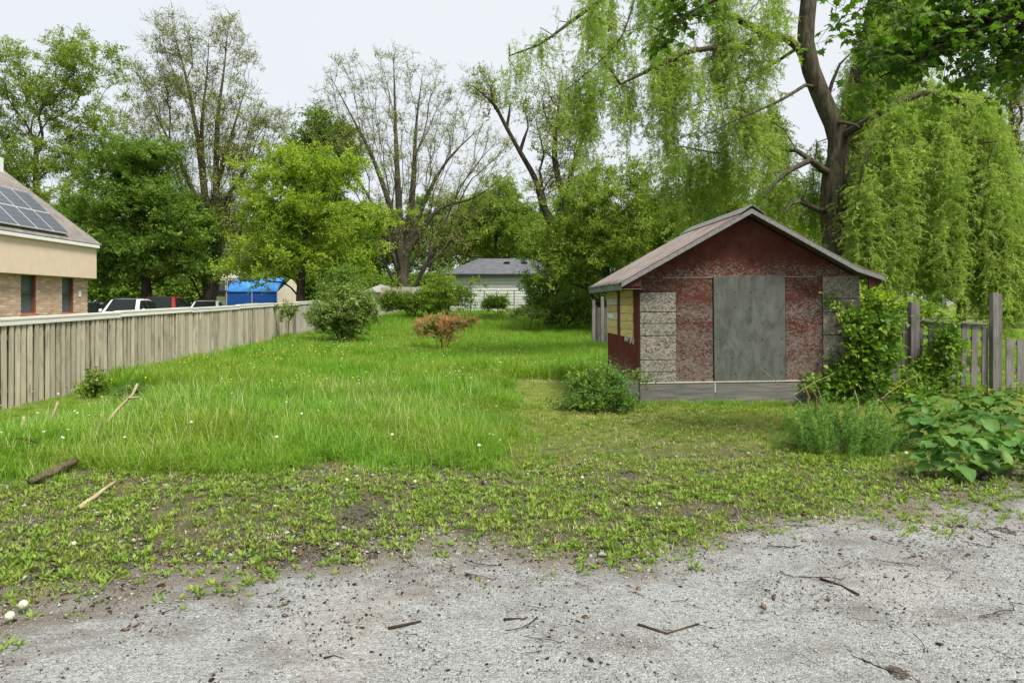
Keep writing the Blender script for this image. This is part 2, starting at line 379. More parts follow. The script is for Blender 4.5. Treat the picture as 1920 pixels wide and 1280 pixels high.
M['fence_paint'] = m_wood('beige fence paint', S(146, 139, 120), S(204, 196, 174), 'z', streak=.7, rand=.36, dirt=S(84, 80, 70))
M['fence_back'] = m_wood('beige rear boards darkened as gap shade', S(78, 74, 64), S(116, 110, 96), 'z', streak=.7, rand=.3, dirt=S(74, 70, 60))  # darker than the front boards: gap shade put into the paint colour
M['fence_grey'] = m_wood('grey fence boards', S(150, 146, 138), S(196, 190, 180), 'z', streak=.7, rand=.2, dirt=S(100, 96, 90))
M['cap'] = m_wood('white cap rail', S(206, 202, 194), S(232, 230, 224), 'y', rand=.12)
M['oldwood'] = m_wood('old grey wood', S(84, 80, 80), S(150, 144, 140), 'z', rand=.4, dirt=S(70, 66, 56))
M['oldwood_x'] = m_wood('old grey rail', S(92, 88, 86), S(160, 154, 148), 'x', rand=.2)
M['brick'] = m_brick(); M['brickwall'] = m_brickwall(); M['mortar'] = m_plain('mortar', S(214, 208, 198), .95, .12, 30)
M['stucco'] = m_plain('beige stucco', S(212, 194, 172), .95, .06, 3, .1); M['white'] = m_plain('white paint', S(226, 226, 224), .6, .06, 3)
M['trimdark'] = m_plain('brown trim', S(120, 74, 56), .8, .2, 10); M['sill'] = m_plain('brick sill', S(172, 122, 96), .9, .2, 16)
M['glass'] = m_glass('window glass with reflection tone', S(88, 98, 100)); M['glass_car'] = m_glass('car glass', (.010, .016, .015, 1), .12)  # window panes: pale grey reflection put into the base colour
M['shingle_b'] = m_shingle('brown grey shingles', S(108, 102, 98), S(150, 144, 138)); M['shingle_g'] = m_shingle('slate grey shingles', S(74, 76, 82), S(110, 112, 118))
M['panel'] = m_panel(); M['alu'] = m_plain('aluminium', S(206, 208, 210), .4, .05, 5, 0, .4, .3)
M['siding'] = m_plain('white siding', S(206, 208, 200), .7, .08, 3, 0, .3, 0, .08); M['dark'] = m_plain('dark', S(40, 40, 40), .8, .2, 6)
M['paint_white'] = m_paint('white car paint', S(222, 224, 224)); M['paint_red'] = m_paint('red car paint', S(140, 12, 20)); M['paint_grey'] = m_paint('grey car paint', S(92, 100, 98)); M['paint_black'] = m_paint('black car paint', S(22, 23, 25))
M['rubber'] = m_plain('rubber', S(26, 26, 26), .9, .2, 20); M['rim'] = m_plain('wheel rim', S(160, 162, 165), .35, .05, 5, 0, .5, .7)
M['lamp'] = m_plain('lamp glass', S(214, 218, 222), .15, .05, 9, 0, .6)
M['tarp'] = m_plain('blue tarpaulin', S(66, 140, 214), .45, .3, 1.5, .2); M['tarp_dark'] = m_plain('blue tarp wall', S(34, 84, 160), .6, .2, 3, .2); M['canvas'] = m_plain('cream canvas', S(232, 222, 200), .8, .06, 2)
M['stone'] = m_plain('pebble', S(150, 149, 145), .9, .2, 30, 0, .3, 0, .5); M['litter'] = m_plain('leaf litter', S(62, 52, 42), .95, .4, 30, 0, .1, 0, .7); M['litter_red'] = m_plain('dry leaf', S(120, 96, 76), .9, .3, 30, 0, .1, 0, .5)
M['bark_log'] = m_bark('bare fallen wood', S(96, 82, 66), S(158, 142, 118), 2.)
M['puff'] = m_leaf('dandelion clock', L3(.8, .8, .76), L3(.8, .8, .77), None, .5); M['flower_y'] = m_plain('dandelion yellow', S(236, 200, 30), .8, .1, 40)
M['iron'] = m_plain('wire fence metal', S(120, 122, 120), .6, .2, 8, 0, .4, .4)

# ------------------------------------------------------------------ ground
def grid_mesh(name, xs, ys, zf, mat):
    X, Y = np.meshgrid(xs, ys); V = np.stack([X, Y, zf(X, Y)], -1).reshape(-1, 3); nx, ny = len(xs), len(ys)
    i = np.arange(nx - 1)[None, :] + nx * np.arange(ny - 1)[:, None]
    T = np.stack([i, i + 1, i + 1 + nx, i + nx], -1).reshape(-1, 4)
    return np_mesh(name, V, T, mat, smooth=True)
xs = np.concatenate([[-900, -400, -200, -120, -80], np.arange(-60, -12, 2.), np.arange(-12, 12, .3), np.arange(12, 60, 2.), [80, 120, 200, 400, 900]])
ys = np.concatenate([[-300, -60, -20, -8], np.arange(-4, 1, 1.), np.arange(1, 16, .3), np.arange(16, 50, .6), np.arange(50, 90, 4), [110, 160, 250, 500, 900, 1500]])
tag(link('ground', grid_mesh('ground', xs, ys, lambda x, y: gz(x, y), M['ground'])), 'grassy rising ground of the vacant lot', kind='structure')

def vnoise(x, y, s, seed=0.):
    """cheap value noise on arrays"""
    def h(i, j): 
        q = np.sin(i * 127.1 + j * 311.7 + seed * 74.7) * 43758.5453; return q - np.floor(q)
    x = np.asarray(x) / s; y = np.asarray(y) / s; i = np.floor(x); j = np.floor(y); u = x - i; v = y - j; u = u * u * (3 - 2 * u); v = v * v * (3 - 2 * v)
    return (h(i, j) * (1 - u) + h(i + 1, j) * u) * (1 - v) + (h(i, j + 1) * (1 - u) + h(i + 1, j + 1) * u) * v
def fbm(x, y, s, seed=0.): return vnoise(x, y, s, seed) * .55 + vnoise(x, y, s * .47, seed + 3) * .3 + vnoise(x, y, s * .21, seed + 7) * .15

EDGE = [G(a, b) for a, b in [(-260, 1165), (0, 1150), (130, 1125), (330, 1085), (450, 1045), (640, 1035), (900, 1048), (1000, 1030), (1200, 1035), (1300, 1010), (1450, 975), (1600, 945), (1750, 920), (1920, 900), (2150, 890)]]
_ex = np.array([p.x for p in EDGE]); _ey = np.array([p.y for p in EDGE])
def gravel_side(x, y):
    """positive on the gravel, in metres from its edge"""
    return np.interp(x, _ex, _ey) - np.asarray(y)
gx = np.arange(-7, 10, .07); gy = np.concatenate([np.arange(-8, 1.5, .5), np.arange(1.5, 8, .07)])
X, Y = np.meshgrid(gx, gy)
sd_ = gravel_side(X, Y) + (fbm(X, Y, 1.1, 2) - .5) * 1.5 * np.clip(1 - np.abs(X) * 0, 0, 1)
Z = gz(X, Y) + .010 + (fbm(X, Y, .5, 5) - .5) * .035 + (vnoise(X, Y, .07, 9) - .5) * .006
keep = sd_ > -.25
Z = np.where(sd_ < .25, gz(X, Y) + .004 + np.clip(sd_ + .25, 0, .5) * .02, Z)
nx = len(gx); i = np.arange(nx - 1)[None, :] + nx * np.arange(len(gy) - 1)[:, None]
kq = keep[:-1, :-1] & keep[1:, :-1] & keep[:-1, 1:] & keep[1:, 1:]
T = np.stack([i, i + 1, i + 1 + nx, i + nx], -1)[kq]
V = np.stack([X, Y, Z], -1).reshape(-1, 3); used = np.unique(T); remap = np.zeros(len(V), int); remap[used] = np.arange(len(used))
me = np_mesh('gravel_drive', V[used], remap[T], M['gravel'], smooth=True)
at_ = me.attributes.new('edge', 'FLOAT', 'POINT'); at_.data.foreach_set('value', np.clip(1 - sd_.ravel()[used] / .9, 0, 1).astype(np.float32))
tag(link('gravel_drive', me), 'pale grey gravel drive strewn with dark litter', kind='structure')
tag(link('parking_lot', grid_mesh('parking_lot', np.arange(-40, -8.3, 1.), np.arange(26, 56, 2.), lambda x, y: gz(x, y) + .012, M['asphalt'])), 'asphalt parking lot behind the board fence', kind='structure')

# ------------------------------------------------------------------ left board fence
FX = lambda y: -7.64 - (y - 10.8) * .0112
FTOP = lambda y: 1.42 + (y - 10) * .0170
fl = thing('board_fence', 'long beige board fence with white cap rail along the left side of the lot', 'fence', (FX(20), 20, gzf(FX(20), 20)))
o0 = fl.location
bm_ = {}
def board(y, wd, dx, mat, name):
    z0 = gzf(FX(y), y) - .08; z1 = FTOP(y) + random.uniform(-.012, .004)
    key = (name, random.randrange(3))
    if key not in bm_:
        b = MB(); j = [random.uniform(-.004, .004) for _ in range(4)]
        b.hexa([(-.011, -wd / 2 + j[0], 0), (.011, -wd / 2 + j[1], 0), (.011, wd / 2 + j[1], 0), (-.011, wd / 2 + j[0], 0), (-.011, -wd / 2 + j[2], 1), (.011, -wd / 2 + j[3], 1), (.011, wd / 2 + j[3], 1), (-.011, wd / 2 + j[2], 1)])
        bm_[key] = b.mesh(name, mat)
    o = link(name, bm_[key], fl, Vector((FX(y) + dx + random.uniform(-.004, .004), y, z0)) - o0, (random.uniform(-.008, .008), random.uniform(-.006, .006), random.uniform(-.03, .03)), (1, 1, z1 - z0))
y = 7.6; nb = 0
while y < 36.5:
    grey = y > 28.6
    wd = .100
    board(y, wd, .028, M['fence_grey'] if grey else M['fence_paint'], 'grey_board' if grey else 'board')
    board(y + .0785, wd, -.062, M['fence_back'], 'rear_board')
    y += .157; nb += 1
yy = 7.4; k = 0
while yy < 36.4:
    y1 = yy + 3.66; k += 1
    off = .018 if k % 2 else 0.
    b = MB(); za, zb = FTOP(yy) + off, FTOP(y1) + off
    for (xa, xb, h0, h1) in ((-.075, .075, .0, .038), (.046, .066, -.085, -.001)):
        b.hexa([(FX(yy) + xa, yy, za + h0), (FX(yy) + xb, yy, za + h0), (FX(y1) + xb, y1 - .004, zb + h0), (FX(y1) + xa, y1 - .004, zb + h0),
                (FX(yy) + xa, yy, za + h1), (FX(yy) + xb, yy, za + h1), (FX(y1) + xb, y1 - .004, zb + h1), (FX(y1) + xa, y1 - .004, zb + h1)])
    b.build('cap_rail', M['cap'], fl, world=True)
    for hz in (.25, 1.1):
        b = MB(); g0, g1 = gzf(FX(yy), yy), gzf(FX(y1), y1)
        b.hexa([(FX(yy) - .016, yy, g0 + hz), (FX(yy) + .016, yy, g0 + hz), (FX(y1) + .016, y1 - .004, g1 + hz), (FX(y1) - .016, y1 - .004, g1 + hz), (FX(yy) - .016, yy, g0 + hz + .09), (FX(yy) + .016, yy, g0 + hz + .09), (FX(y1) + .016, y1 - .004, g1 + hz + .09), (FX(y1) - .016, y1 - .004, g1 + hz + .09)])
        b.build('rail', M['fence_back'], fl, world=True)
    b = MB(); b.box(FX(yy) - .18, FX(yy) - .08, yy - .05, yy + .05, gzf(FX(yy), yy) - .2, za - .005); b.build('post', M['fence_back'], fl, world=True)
    yy = y1
b = MB(); b.box(FX(28.5) + .042, FX(28.5) + .13, 28.45, 28.58, gzf(FX(28.5), 28.5) - .1, FTOP(28.5) - .09); tag(b.build('post', M['oldwood'], fl, world=True), 'dark weathered post between the beige and grey boards')

# ------------------------------------------------------------------ shed
SX0, SX1, SY0, SY1 = 2.65, 6.46, 11.43, 14.33
shed = thing('shed', 'boarded up red wooden shed with flaking paint and rusty metal roof', 'shed', (SX0, SY0, 0), None, (0, R(-.55), 0))
SO = Vector((SX0, SY0, 0))
def sb(name, mats, mb, **kw):
    mb.v = [(v[0] - SX0, v[1] - SY0, v[2]) for v in mb.v]; return mb.build(name, mats, kw.pop('parent', shed), **kw)
def sq(px, py, Y=SY0):                                   # pixel on the shed front -> x,z
    p = P(px, py, Y); return p.x, p.z
AX = 4.47; AZ = 3.215; SL = .55
roofz = lambda x: AZ - abs(x - AX) * SL
# walls
b = MB(); b.prism([(SX0, 0, .0), (SX1, 0, .0), (SX1, 0, roofz(SX1)), (AX, 0, AZ), (SX0, 0, roofz(SX0))], (0, SY1 - .08, 0), (0, SY1, 0)); sb('rear_wall', M['red_side'], b)
zs = 2.14
def panel(px0, px1, z0, z1, name, mat, proud, label=None):
    b = MB(); xa, xb = sq(px0, 600)[0], sq(px1, 600)[0]
    b.box(xa, xb, SY0 - proud, SY0 + .04, z0, z1); o = sb(name, mat, b, bevel=.003, segs=1)
    if label: o['label'] = label
    return o
b = MB(); b.box(SX0 + .01, SX1 - .01, SY0 + .041, SY0 + .1, .0, zs); sb('front_frame', M['dark'], b)
panel(1268.5, 1337.5, .375, zs - .004, 'wall_panel', M['red_front'], .012)
panel(1200, 1268, 1.905, zs - .004, 'wall_panel', M['red_front'], .012)
panel(1474, 1542.5, .375, zs - .004, 'wall_panel', M['red_front'], .012)
b = MB(); gl = [(SX0 + .002, 0, zs), (AX + (AZ - .03 - zs) / SL, 0, zs), (AX, 0, AZ - .03), (SX0 + .002, 0, roofz(SX0) - .03)]
b.prism(gl, (0, SY0 - .016, 0), (0, SY0 + .04, 0)); sb('gable_panel', M['red_gable'], b)
b = MB(); b.box(sq(1245, 520)[0], sq(1532, 520)[0], SY0 - .021, SY0 - .0165, zs - .006, zs + .006); sb('flashing_strip', M['metal_edge'], b)
seams = [1.90, 1.565, 1.37, 1.162, .757, .555, .382]
for a, c in zip(seams[:-1], seams[1:]): panel(1201, 1268, c + .006, a - .006, 'strand_board', M['osb_grey'], .026 + random.uniform(-.002, .004))
rs = [2.15, 1.76, 1.53, 1.14, .70, .40]
for a, c in zip(rs[:-1], rs[1:]): panel(1543.5, 1612, c + .006, a - .006, 'strand_board', M['osb_right'], .03 + random.uniform(-.002, .004))
ply = panel(1339, 1472.5, .378, 2.165, 'plywood_sheet', M['ply'], .034, 'weathered grey plywood sheet nailed over the doorway')
xa, xb = sq(1341, 600)[0], sq(1471, 600)[0]
for zz in (.5, .78, 1.08, 1.38, 1.62, 1.88, 2.1):
    for k in range(5):
        if random.random() < .3: continue
        b = MB(); x = xa + .08 + (xb - xa - .16) * (k + random.uniform(-.2, .2)) / 4; z = zz + random.uniform(-.02, .02)
        b.tube([(x, SY0 - .0345, z), (x, SY0 - .038, z)], .011, 6); o = sb('nail_head', M['dark'], b, parent=shed)
b = MB(); xm = sq(1339, 700)[0]
b.box(SX0 + .0, xm - .002, SY0 - .05, SY0 + .03, -.12, .366); sb('skirt_board', M['skirt'], b, bevel=.004, segs=1)
b = MB(); b.box(xm + .002, SX1, SY0 - .046, SY0 + .03, -.12, .362); sb('skirt_board', M['skirt'], b, bevel=.004, segs=1)
b = MB(); b.box(SX0, SX1 - .3, SY0 - .058, SY0 - .004, .3665, .379); sb('sill_strip', M['whitewood'], b)
b = MB(); b.box(xm - .004, xm + .012, SY0 - .0535, SY0 - .0505, .2, .36); sb('paint_drip', M['whitewood'], b)
# left wall with two boarded windows
zl = roofz(SX0) - .02
b = MB(); wy = [(11.83, 12.86), (13.22, 14.24)]; z0w, z1w = 1.10, 1.97
for (ya, yb, za, zb) in [(SY0 + .04, SY1 - .08, .36, z0w), (SY0 + .04, SY1 - .08, z1w, zl), (SY0 + .04, wy[0][0], z0w, z1w), (wy[0][1], wy[1][0], z0w, z1w), (wy[1][1], SY1 - .08, z0w, z1w)]:
    b.box(SX0 - .006, SX0 + .06, ya, yb, za, zb)
sb('side_wall', M['red_side'], b)
for q, (ya, yb) in enumerate(wy):
    win = MB(); win.box(SX0 + .03, SX0 + .05, ya, yb, z0w, z1w); wo_ = sb('boarded_window', M['dark'], win)
    n = 6
    for k in range(n):
        za = z0w + (z1w - z0w) * k / n; zb = z0w + (z1w - z0w) * (k + 1) / n
        b = MB(); dy = random.uniform(-.03, .03) if q == 0 else 0; pr = random.uniform(0, .008)
        b.box(SX0 - .024 - pr, SX0 + .029, ya - .015 + dy, yb + .015 + dy * .4, za + .003, zb - .003)
        white = (q == 1 and k in (2, 4))
        b.v = [(v[0] - SX0, v[1] - SY0, v[2]) for v in b.v]
        o = b.build('plank', M['whitewood'] if white else M['plank'], wo_, bevel=.003, segs=1)
        if q == 1 and k == 2:
            o['label'] = 'pale plank with a printed paper tag'
            t_ = MB(); t_.box(SX0 - .0345 - pr, SX0 - .0325 - pr, ya + .25, ya + .8, za + .03, zb - .03); t_.v = [(v[0] - SX0, v[1] - SY0, v[2]) for v in t_.v]
            t_.build('paper_tag', M['white'], wo_)
    if q == 0:
        for k in range(7):
            b = MB(); yy = 11.85 + k * .11 + random.uniform(-.04, .04); z = z0w - random.uniform(.02, .10)
            b.hexa([(SX0 - .02, yy - .04, z), (SX0 - .007, yy - .04, z), (SX0 - .007, yy + .03, z - .01), (SX0 - .02, yy + .03, z - .01), (SX0 - .018, yy - .03, z0w), (SX0 - .007, yy - .03, z0w), (SX0 - .007, yy + .02, z0w), (SX0 - .018, yy + .02, z0w)]); sb('caulk_lump', M['whitewood'], b)
b = MB(); b.box(SX0 - .045, SX0 + .02, SY0 + .031, SY1, -.15, .355); sb('side_skirt', M['skirt_side'], b, bevel=.004, segs=1)
b = MB(); b.box(SX0 - .012, SX0 + .03, SY0 - .014, SY0 + .0405, .367, zl - .03); sb('corner_board', M['red_plain'], b)
b = MB(); b.box(SX1 - .06, SX1, SY0 + .041, SY1 - .08, 0, roofz(SX1) - .02); sb('right_wall', M['red_side'], b)
# roof: corrugated sheets on both slopes, right one flaring at the eave
RY0, RY1 = 11.08, 14.45
XL, XR, XF = 2.27, 6.73, 6.24
def rz(x):
    if x < AX: return AZ + .04 - (AX - x) * SL
    if x < XF: return AZ + .04 - (x - AX) * SL
    return AZ + .04 - (XF - AX) * SL - (x - XF) * .34
def sheet(y0, y1, xa, xb, name):
    n = max(6, int((y1 - y0) / .019)); xs_ = np.linspace(xa, xb, 14); V = []; T = []
    for jy in range(n + 1):
        yv = y0 + (y1 - y0) * jy / n; cz = .009 * math.sin((yv - y0) / .076 * 2 * math.pi)
        for x in xs_: V.append((x - SX0, yv - SY0, rz(x) + cz + .012))
    m = len(xs_)
    for jy in range(n):
        for k in range(m - 1): T.append((jy * m + k, jy * m + k + 1, (jy + 1) * m + k + 1, (jy + 1) * m + k))
    o = link(name, np_mesh(name, V, T, M['metal'], smooth=True), shed); s_ = o.modifiers.new('thick', 'SOLIDIFY'); s_.thickness = .004
for k in range(5):
    ya = RY0 + (RY1 - RY0) * k / 5; yb = ya + (RY1 - RY0) / 5 + .0
    sheet(ya, yb - .002, XL - random.uniform(0, .03), AX, 'roof_sheet'); sheet(ya, yb - .002, AX, XR + random.uniform(0, .02), 'roof_sheet')
b = MB()
b.prism([(AX - .2, 0, rz(AX - .2) + .03), (AX, 0, AZ + .095), (AX + .2, 0, rz(AX + .2) + .03), (AX + .2, 0, rz(AX + .2) + .04), (AX, 0, AZ + .11), (AX - .2, 0, rz(AX - .2) + .04)], (0, RY0 - .02, 0), (0, RY1, 0)); sb('ridge_cap', M['metal_edge'], b)
def rake(y0, y1, drop, name, mat, dz):
    b = MB()
    for pts in ([XL + .02, AX], [AX, XF], [XF, XR - .02]):
        xa, xb = pts
        b.hexa([(xa, y0, rz(xa) - dz - drop), (xb, y0, rz(xb) - dz - drop), (xb, y1, rz(xb) - dz - drop), (xa, y1, rz(xa) - dz - drop), (xa, y0, rz(xa) - dz), (xb, y0, rz(xb) - dz), (xb, y1, rz(xb) - dz), (xa, y1, rz(xa) - dz)])
    return sb(name, mat, b)
rake(RY0 - .002, RY0 + .028, .075, 'rake_board', M['metal_edge'], .0)
rake(RY0 + .03, RY1 - .03, .02, 'soffit', M['soffit'], .005)
b = MB(); b.box(XL + .005, XL + .03, RY0 + .03, RY1 - .02, rz(XL) - .11, rz(XL) - .002); sb('fascia_board', M['fascia'], b)
b = MB(); b.box(XL + .0305, SX0 - .02, RY0 + .03, RY1 - .02, rz(XL) - .10, rz(XL) - .085); sb('eave_board', M['soffit'], b)
for (xa, xb) in ((XL + .05, SX0 - .02), (SX1 - .0, XR - .05)):
    for yv in (RY0 + .05, SY0 + .9, SY0 + 1.8, RY1 - .1):
        zt = (rz(xa) - .03, rz(xb) - .03)
        zb = (rz(xa) - .10, rz(xb) - .25) if xa < 4 else (rz(xa) - .30, rz(xb) - .12)
        b = MB(); b.hexa([(xa, yv, zb[0]), (xb, yv, zb[1]), (xb, yv + .04, zb[1]), (xa, yv + .04, zb[0]), (xa, yv, zt[0]), (xb, yv, zt[1]), (xb, yv + .04, zt[1]), (xa, yv + .04, zt[0])]); sb('rafter_tail', M['red_plain'], b)

# ------------------------------------------------------------------ brick building on the left
BX = -13.55; BYE = 24.05; B0 = 9.0
bb = thing('brick_building', 'buff brick building with beige stucco band and solar panels on its roof', 'building', (BX, 20, .2))
def pb(name, mat, mb, parent=None, **kw): return mb.build(name, mat, parent or bb, world=True, **kw)
wins = [(20.66, 21.32), (22.62, 23.22)]; zs0, zs1 = 1.43, 2.58
b = MB(); b.box(BX - 7, BX - .14, B0, BYE - .01, -.1, 3.6); pb('core_wall', M['mortar'], b)
b = MB(); b.box(BX - .139, BX - .012, B0, 19.3, -.1, 2.56); b.box(BX - .139, BX - .012, 19.3, BYE - .012, -.1, 1.30)
for ya, yb in ((19.3, wins[0][0]), (wins[0][1], wins[1][0]), (wins[1][1], BYE - .012)): b.box(BX - .139, BX - .014, ya, yb, 1.3, 2.56)
pb('wall', M['mortar'], b)
b = MB(); b.box(BX - .0115, BX, B0, 19.3, -.1, 2.56); b.box(BX - .0115, BX, 19.3, BYE, -.1, 1.298); pb('lower_brickwork', M['brickwall'], b)
brick_me = {}
row = 0; z = 1.305
while z < 2.55:
    y = 19.31 - (.1125 if row % 2 else 0)
    while y < BYE - .02:
        ya, yb = max(y, 19.305), min(y + .215, BYE)
        for (wa, wb) in wins:
            if zs0 - .06 < z:
                if ya < wa < yb: yb = wa
                elif ya < wb < yb: ya = wb
                elif wa <= ya and yb <= wb: yb = ya
        if yb - ya > .05:
            k = round(yb - ya, 2)
            if k not in brick_me: q = MB(); q.box(-.022, 0, 0, k, 0, .065); brick_me[k] = q.mesh('brick', M['brick'])
            link('brick', brick_me[k], bb, Vector((BX + random.uniform(-.002, .002), ya, z)) - bb.location)
        y += .225
    z += .075; row += 1
for wa, wb in wins:
    b = MB(); b.box(BX - .13, BX - .115, wa + .03, wb - .03, zs0 + .03, zs1); wn = pb('window', M['glass'], b)
    f_ = MB()
    for q in ((wa, wa + .045, zs0, zs1), (wb - .045, wb, zs0, zs1), (wa + .045, wb - .045, zs0, zs0 + .05), (wa + .045, wb - .045, 2.0, 2.045)): f_.box(BX - .115, BX - .08, q[0], q[1], q[2], q[3])
    f_.build('frame', M['soffit'], wn, world=False); wn.children[0].location = -Vector(bb.location)
    j = MB(); j.box(BX - .114, BX - .003, wb - .03, wb + .012, zs0, zs1); pb('jamb', M['trimdark'], j)
    s_ = MB(); s_.box(BX - .1, BX + .05, wa - .06, wb + .06, zs0 - .085, zs0 - .004); pb('sill', M['sill'], s_, bevel=.006)
b = MB(); b.box(BX + .001, BX + .03, 23.5, 23.62, 1.95, 2.15); pb('wall_box', M['white'], b)
ZB0, ZB1 = 2.57, 3.66; XB = -13.29
b = MB(); b.box(BX - 6.8, XB, B0, 24.12, ZB0, ZB1); pb('stucco_band', M['stucco'], b, bevel=.01)
b = MB(); b.box(XB + .002, XB + .10, B0, 24.24, ZB1 - .045, ZB1 + .085); b.box(XB - 7, XB + .10, 24.122, 24.242, ZB1 - .045, ZB1 + .085); pb('gutter', M['white'], b, bevel=.01)
ex = XB + .10; ez = ZB1 + .09; HR = 2.35                                    # hip roof, 45 degrees
rt_ = Vector((ex - HR, 24.1 - HR * .6, ez + HR)); r2 = Vector((ex - HR, B0, ez + HR))
b = MB(); A = Vector((ex, B0 - 1, ez)); Bc = Vector((ex, 24.26, ez)); Cc = Vector((ex - 2 * HR, 24.26, ez)); D_ = Vector((ex - 2 * HR, B0 - 1, ez)); r2.y = B0 - 1
b.add([A, Bc, rt_, r2, Cc, D_, A - UP * .03, Bc - UP * .03, Cc - UP * .03, D_ - UP * .03], [(0, 1, 2, 3), (1, 4, 2), (4, 5, 3, 2), (0, 6, 7, 1), (1, 7, 8, 4), (6, 9, 8, 7), (0, 3, 5, 9, 6), (5, 4, 8, 9)]); pb('roof', M['shingle_b'], b)
b = MB(); b.box(ex - HR - .35, ex - HR + .18, rt_.y - 1.2, rt_.y - .1, ez + HR - .25, ez + HR + .28); pb('chimney', M['white'], b, bevel=.01)
nrm = Vector((1, 0, 1)).normalized(); up_ = Vector((-1, 0, 1)).normalized()
for rI in range(2):
    for c in range(9):
        y1 = 22.5 - c * .80; y0 = y1 - .785; s0 = .17 + rI * .94; s1 = s0 + .925
        def rp(yv, s, h): return Vector((ex, yv, ez)) + up_ * s + nrm * h
        b = MB(); b.hexa([rp(y0, s0, .07), rp(y1, s0, .07), rp(y1, s1, .07), rp(y0, s1, .07), rp(y0, s0, .11), rp(y1, s0, .11), rp(y1, s1, .11), rp(y0, s1, .11)])
        pn = pb('solar_panel', M['alu'], b)
        q = MB(); q.hexa([rp(y0 + .022, s0 + .022, .111), rp(y1 - .022, s0 + .022, .111), rp(y1 - .022, s1 - .022, .111), rp(y0 + .022, s1 - .022, .111), rp(y0 + .022, s0 + .022, .115), rp(y1 - .022, s0 + .022, .115), rp(y1 - .022, s1 - .022, .115), rp(y0 + .022, s1 - .022, .115)])
        q.v = [tuple(Vector(v) - bb.location) for v in q.v]; q.build('cells', M['panel'], pn)
# ------------------------------------------------------------------ garage, sheds and houses behind
def hip_garage():
    Yg = 43.0; x0 = P(838, 560, Yg).x; x1 = P(1118, 560, Yg).x; ze = P(900, 514, Yg).z; zg = gzf((x0 + x1) / 2, Yg); dp = 7.0
    g = thing('garage', 'white sided garage with grey hipped shingle roof behind the field', 'garage', ((x0 + x1) / 2, Yg, zg))
    b = MB(); b.box(x0 + .02, x1 - .02, Yg + .02, Yg + dp, zg - .3, ze); b.build('wall', M['siding'], g, world=True)
    z = zg - .1
    while z < ze - .02:
        b = MB(); zt = min(z + .185, ze)
        b.hexa([(x0, Yg - .05, z), (x1, Yg - .05, z), (x1, Yg + .018, z), (x0, Yg + .018, z), (x0, Yg - .002, zt), (x1, Yg - .002, zt), (x1, Yg + .018, zt), (x0, Yg + .018, zt)]); b.build('siding_board', M['siding'], g, world=True); z += .188
    e = .35; A = [(x0 - e, Yg - e), (x1 + e, Yg - e), (x1 + e, Yg + dp + e), (x0 - e, Yg + dp + e)]; hr = 1.22; dx = 2.35; dy = (dp + 2 * e) / 2
    top = [Vector((x0 - e + dx, Yg - e + dy, ze + hr)), Vector((x1 + e - dx, Yg - e + dy, ze + hr))]
    b = MB(); vs = [Vector((p[0], p[1], ze)) for p in A] + top + [Vector((p[0], p[1], ze - .03)) for p in A]
    b.add(vs, [(0, 1, 5, 4), (1, 2, 5), (2, 3, 4, 5), (3, 0, 4), (0, 6, 7, 1), (1, 7, 8, 2), (2, 8, 9, 3), (3, 9, 6, 0), (6, 9, 8, 7)]); rf = b.build('roof', M['shingle_g'], g, world=True)
    b = MB(); b.box(x0 - e, x1 + e, Yg - e - .025, Yg - e - .002, ze - .14, ze + .005); b.build('fascia', M['dark'], g, world=True)
    for px in (951, 984, 1060):
        c = P(px, 484, Yg + 2.2); c.z = ze + hr * (2.2 + e) / dy
        b = MB(); b.box(c.x - .16, c.x + .16, c.y - .15, c.y + .25, c.z - .1, c.z + .12); b.build('roof_vent', M['dark'], rf, world=True, bevel=.02)
        b = MB(); b.box(c.x - .2, c.x + .2, c.y - .2, c.y + .3, c.z + .122, c.z + .15); b.build('roof_vent', M['alu'], rf, world=True)
hip_garage()
def house(name, label, cat, px0, px1, pyt, Yh, hr, wallm, roofm, dp=7., wins=(), rail=False):
    x0, x1 = P(px0, 500, Yh).x, P(px1, 500, Yh).x; ze = P(px0, pyt, Yh).z; zg = gzf((x0 + x1) / 2, Yh)
    h = thing(name, label, cat, ((x0 + x1) / 2, Yh, zg))
    b = MB(); b.box(x0, x1, Yh, Yh + dp, zg - .3, ze); b.build('wall', wallm, h, world=True)
    xm = (x0 + x1) / 2; b = MB(); b.prism([(x0 - .3, 0, ze - .05), (x1 + .3, 0, ze - .05), (x1 + .3, 0, ze + .05), (xm, 0, ze + hr), (x0 - .3, 0, ze + .05)], (0, Yh - .3, 0), (0, Yh + dp + .3, 0)); b.build('roof', roofm, h, world=True)
    for (fx, z0, z1, wd) in wins:
        xw = x0 + (x1 - x0) * fx; b = MB(); b.box(xw - wd / 2, xw + wd / 2, Yh - .03, Yh - .01, z0, z1); w_ = b.build('window', M['glass'], h, world=True)
        b = MB()
        for q in ((xw - wd / 2 - .07, xw - wd / 2, z0 - .07, z1 + .07), (xw + wd / 2, xw + wd / 2 + .07, z0 - .07, z1 + .07), (xw - wd / 2, xw + wd / 2, z1, z1 + .07), (xw - wd / 2, xw + wd / 2, z0 - .07, z0)): b.box(q[0], q[1], Yh - .06, Yh - .005, q[2], q[3])
        b.build('frame', M['white'], w_, world=True)
    if rail:
        zf = zg + 2.6
        b = MB(); b.box(x0 - .2, x1 + .2, Yh - 1.6, Yh - .065, zf - .2, zf); b.build('balcony', M['dark'], h, world=True)
        for k in range(25):
            b = MB(); xx = x0 - .18 + (x1 - x0 + .36) * k / 24; b.box(xx - .02, xx + .02, Yh - 1.58, Yh - 1.54, zf, zf + 1.); b.build('baluster', M['dark'], h, world=True)
        b = MB(); b.box(x0 - .2, x1 + .2, Yh - 1.6, Yh - 1.52, zf + 1., zf + 1.06); b.build('handrail', M['dark'], h, world=True)
    return h
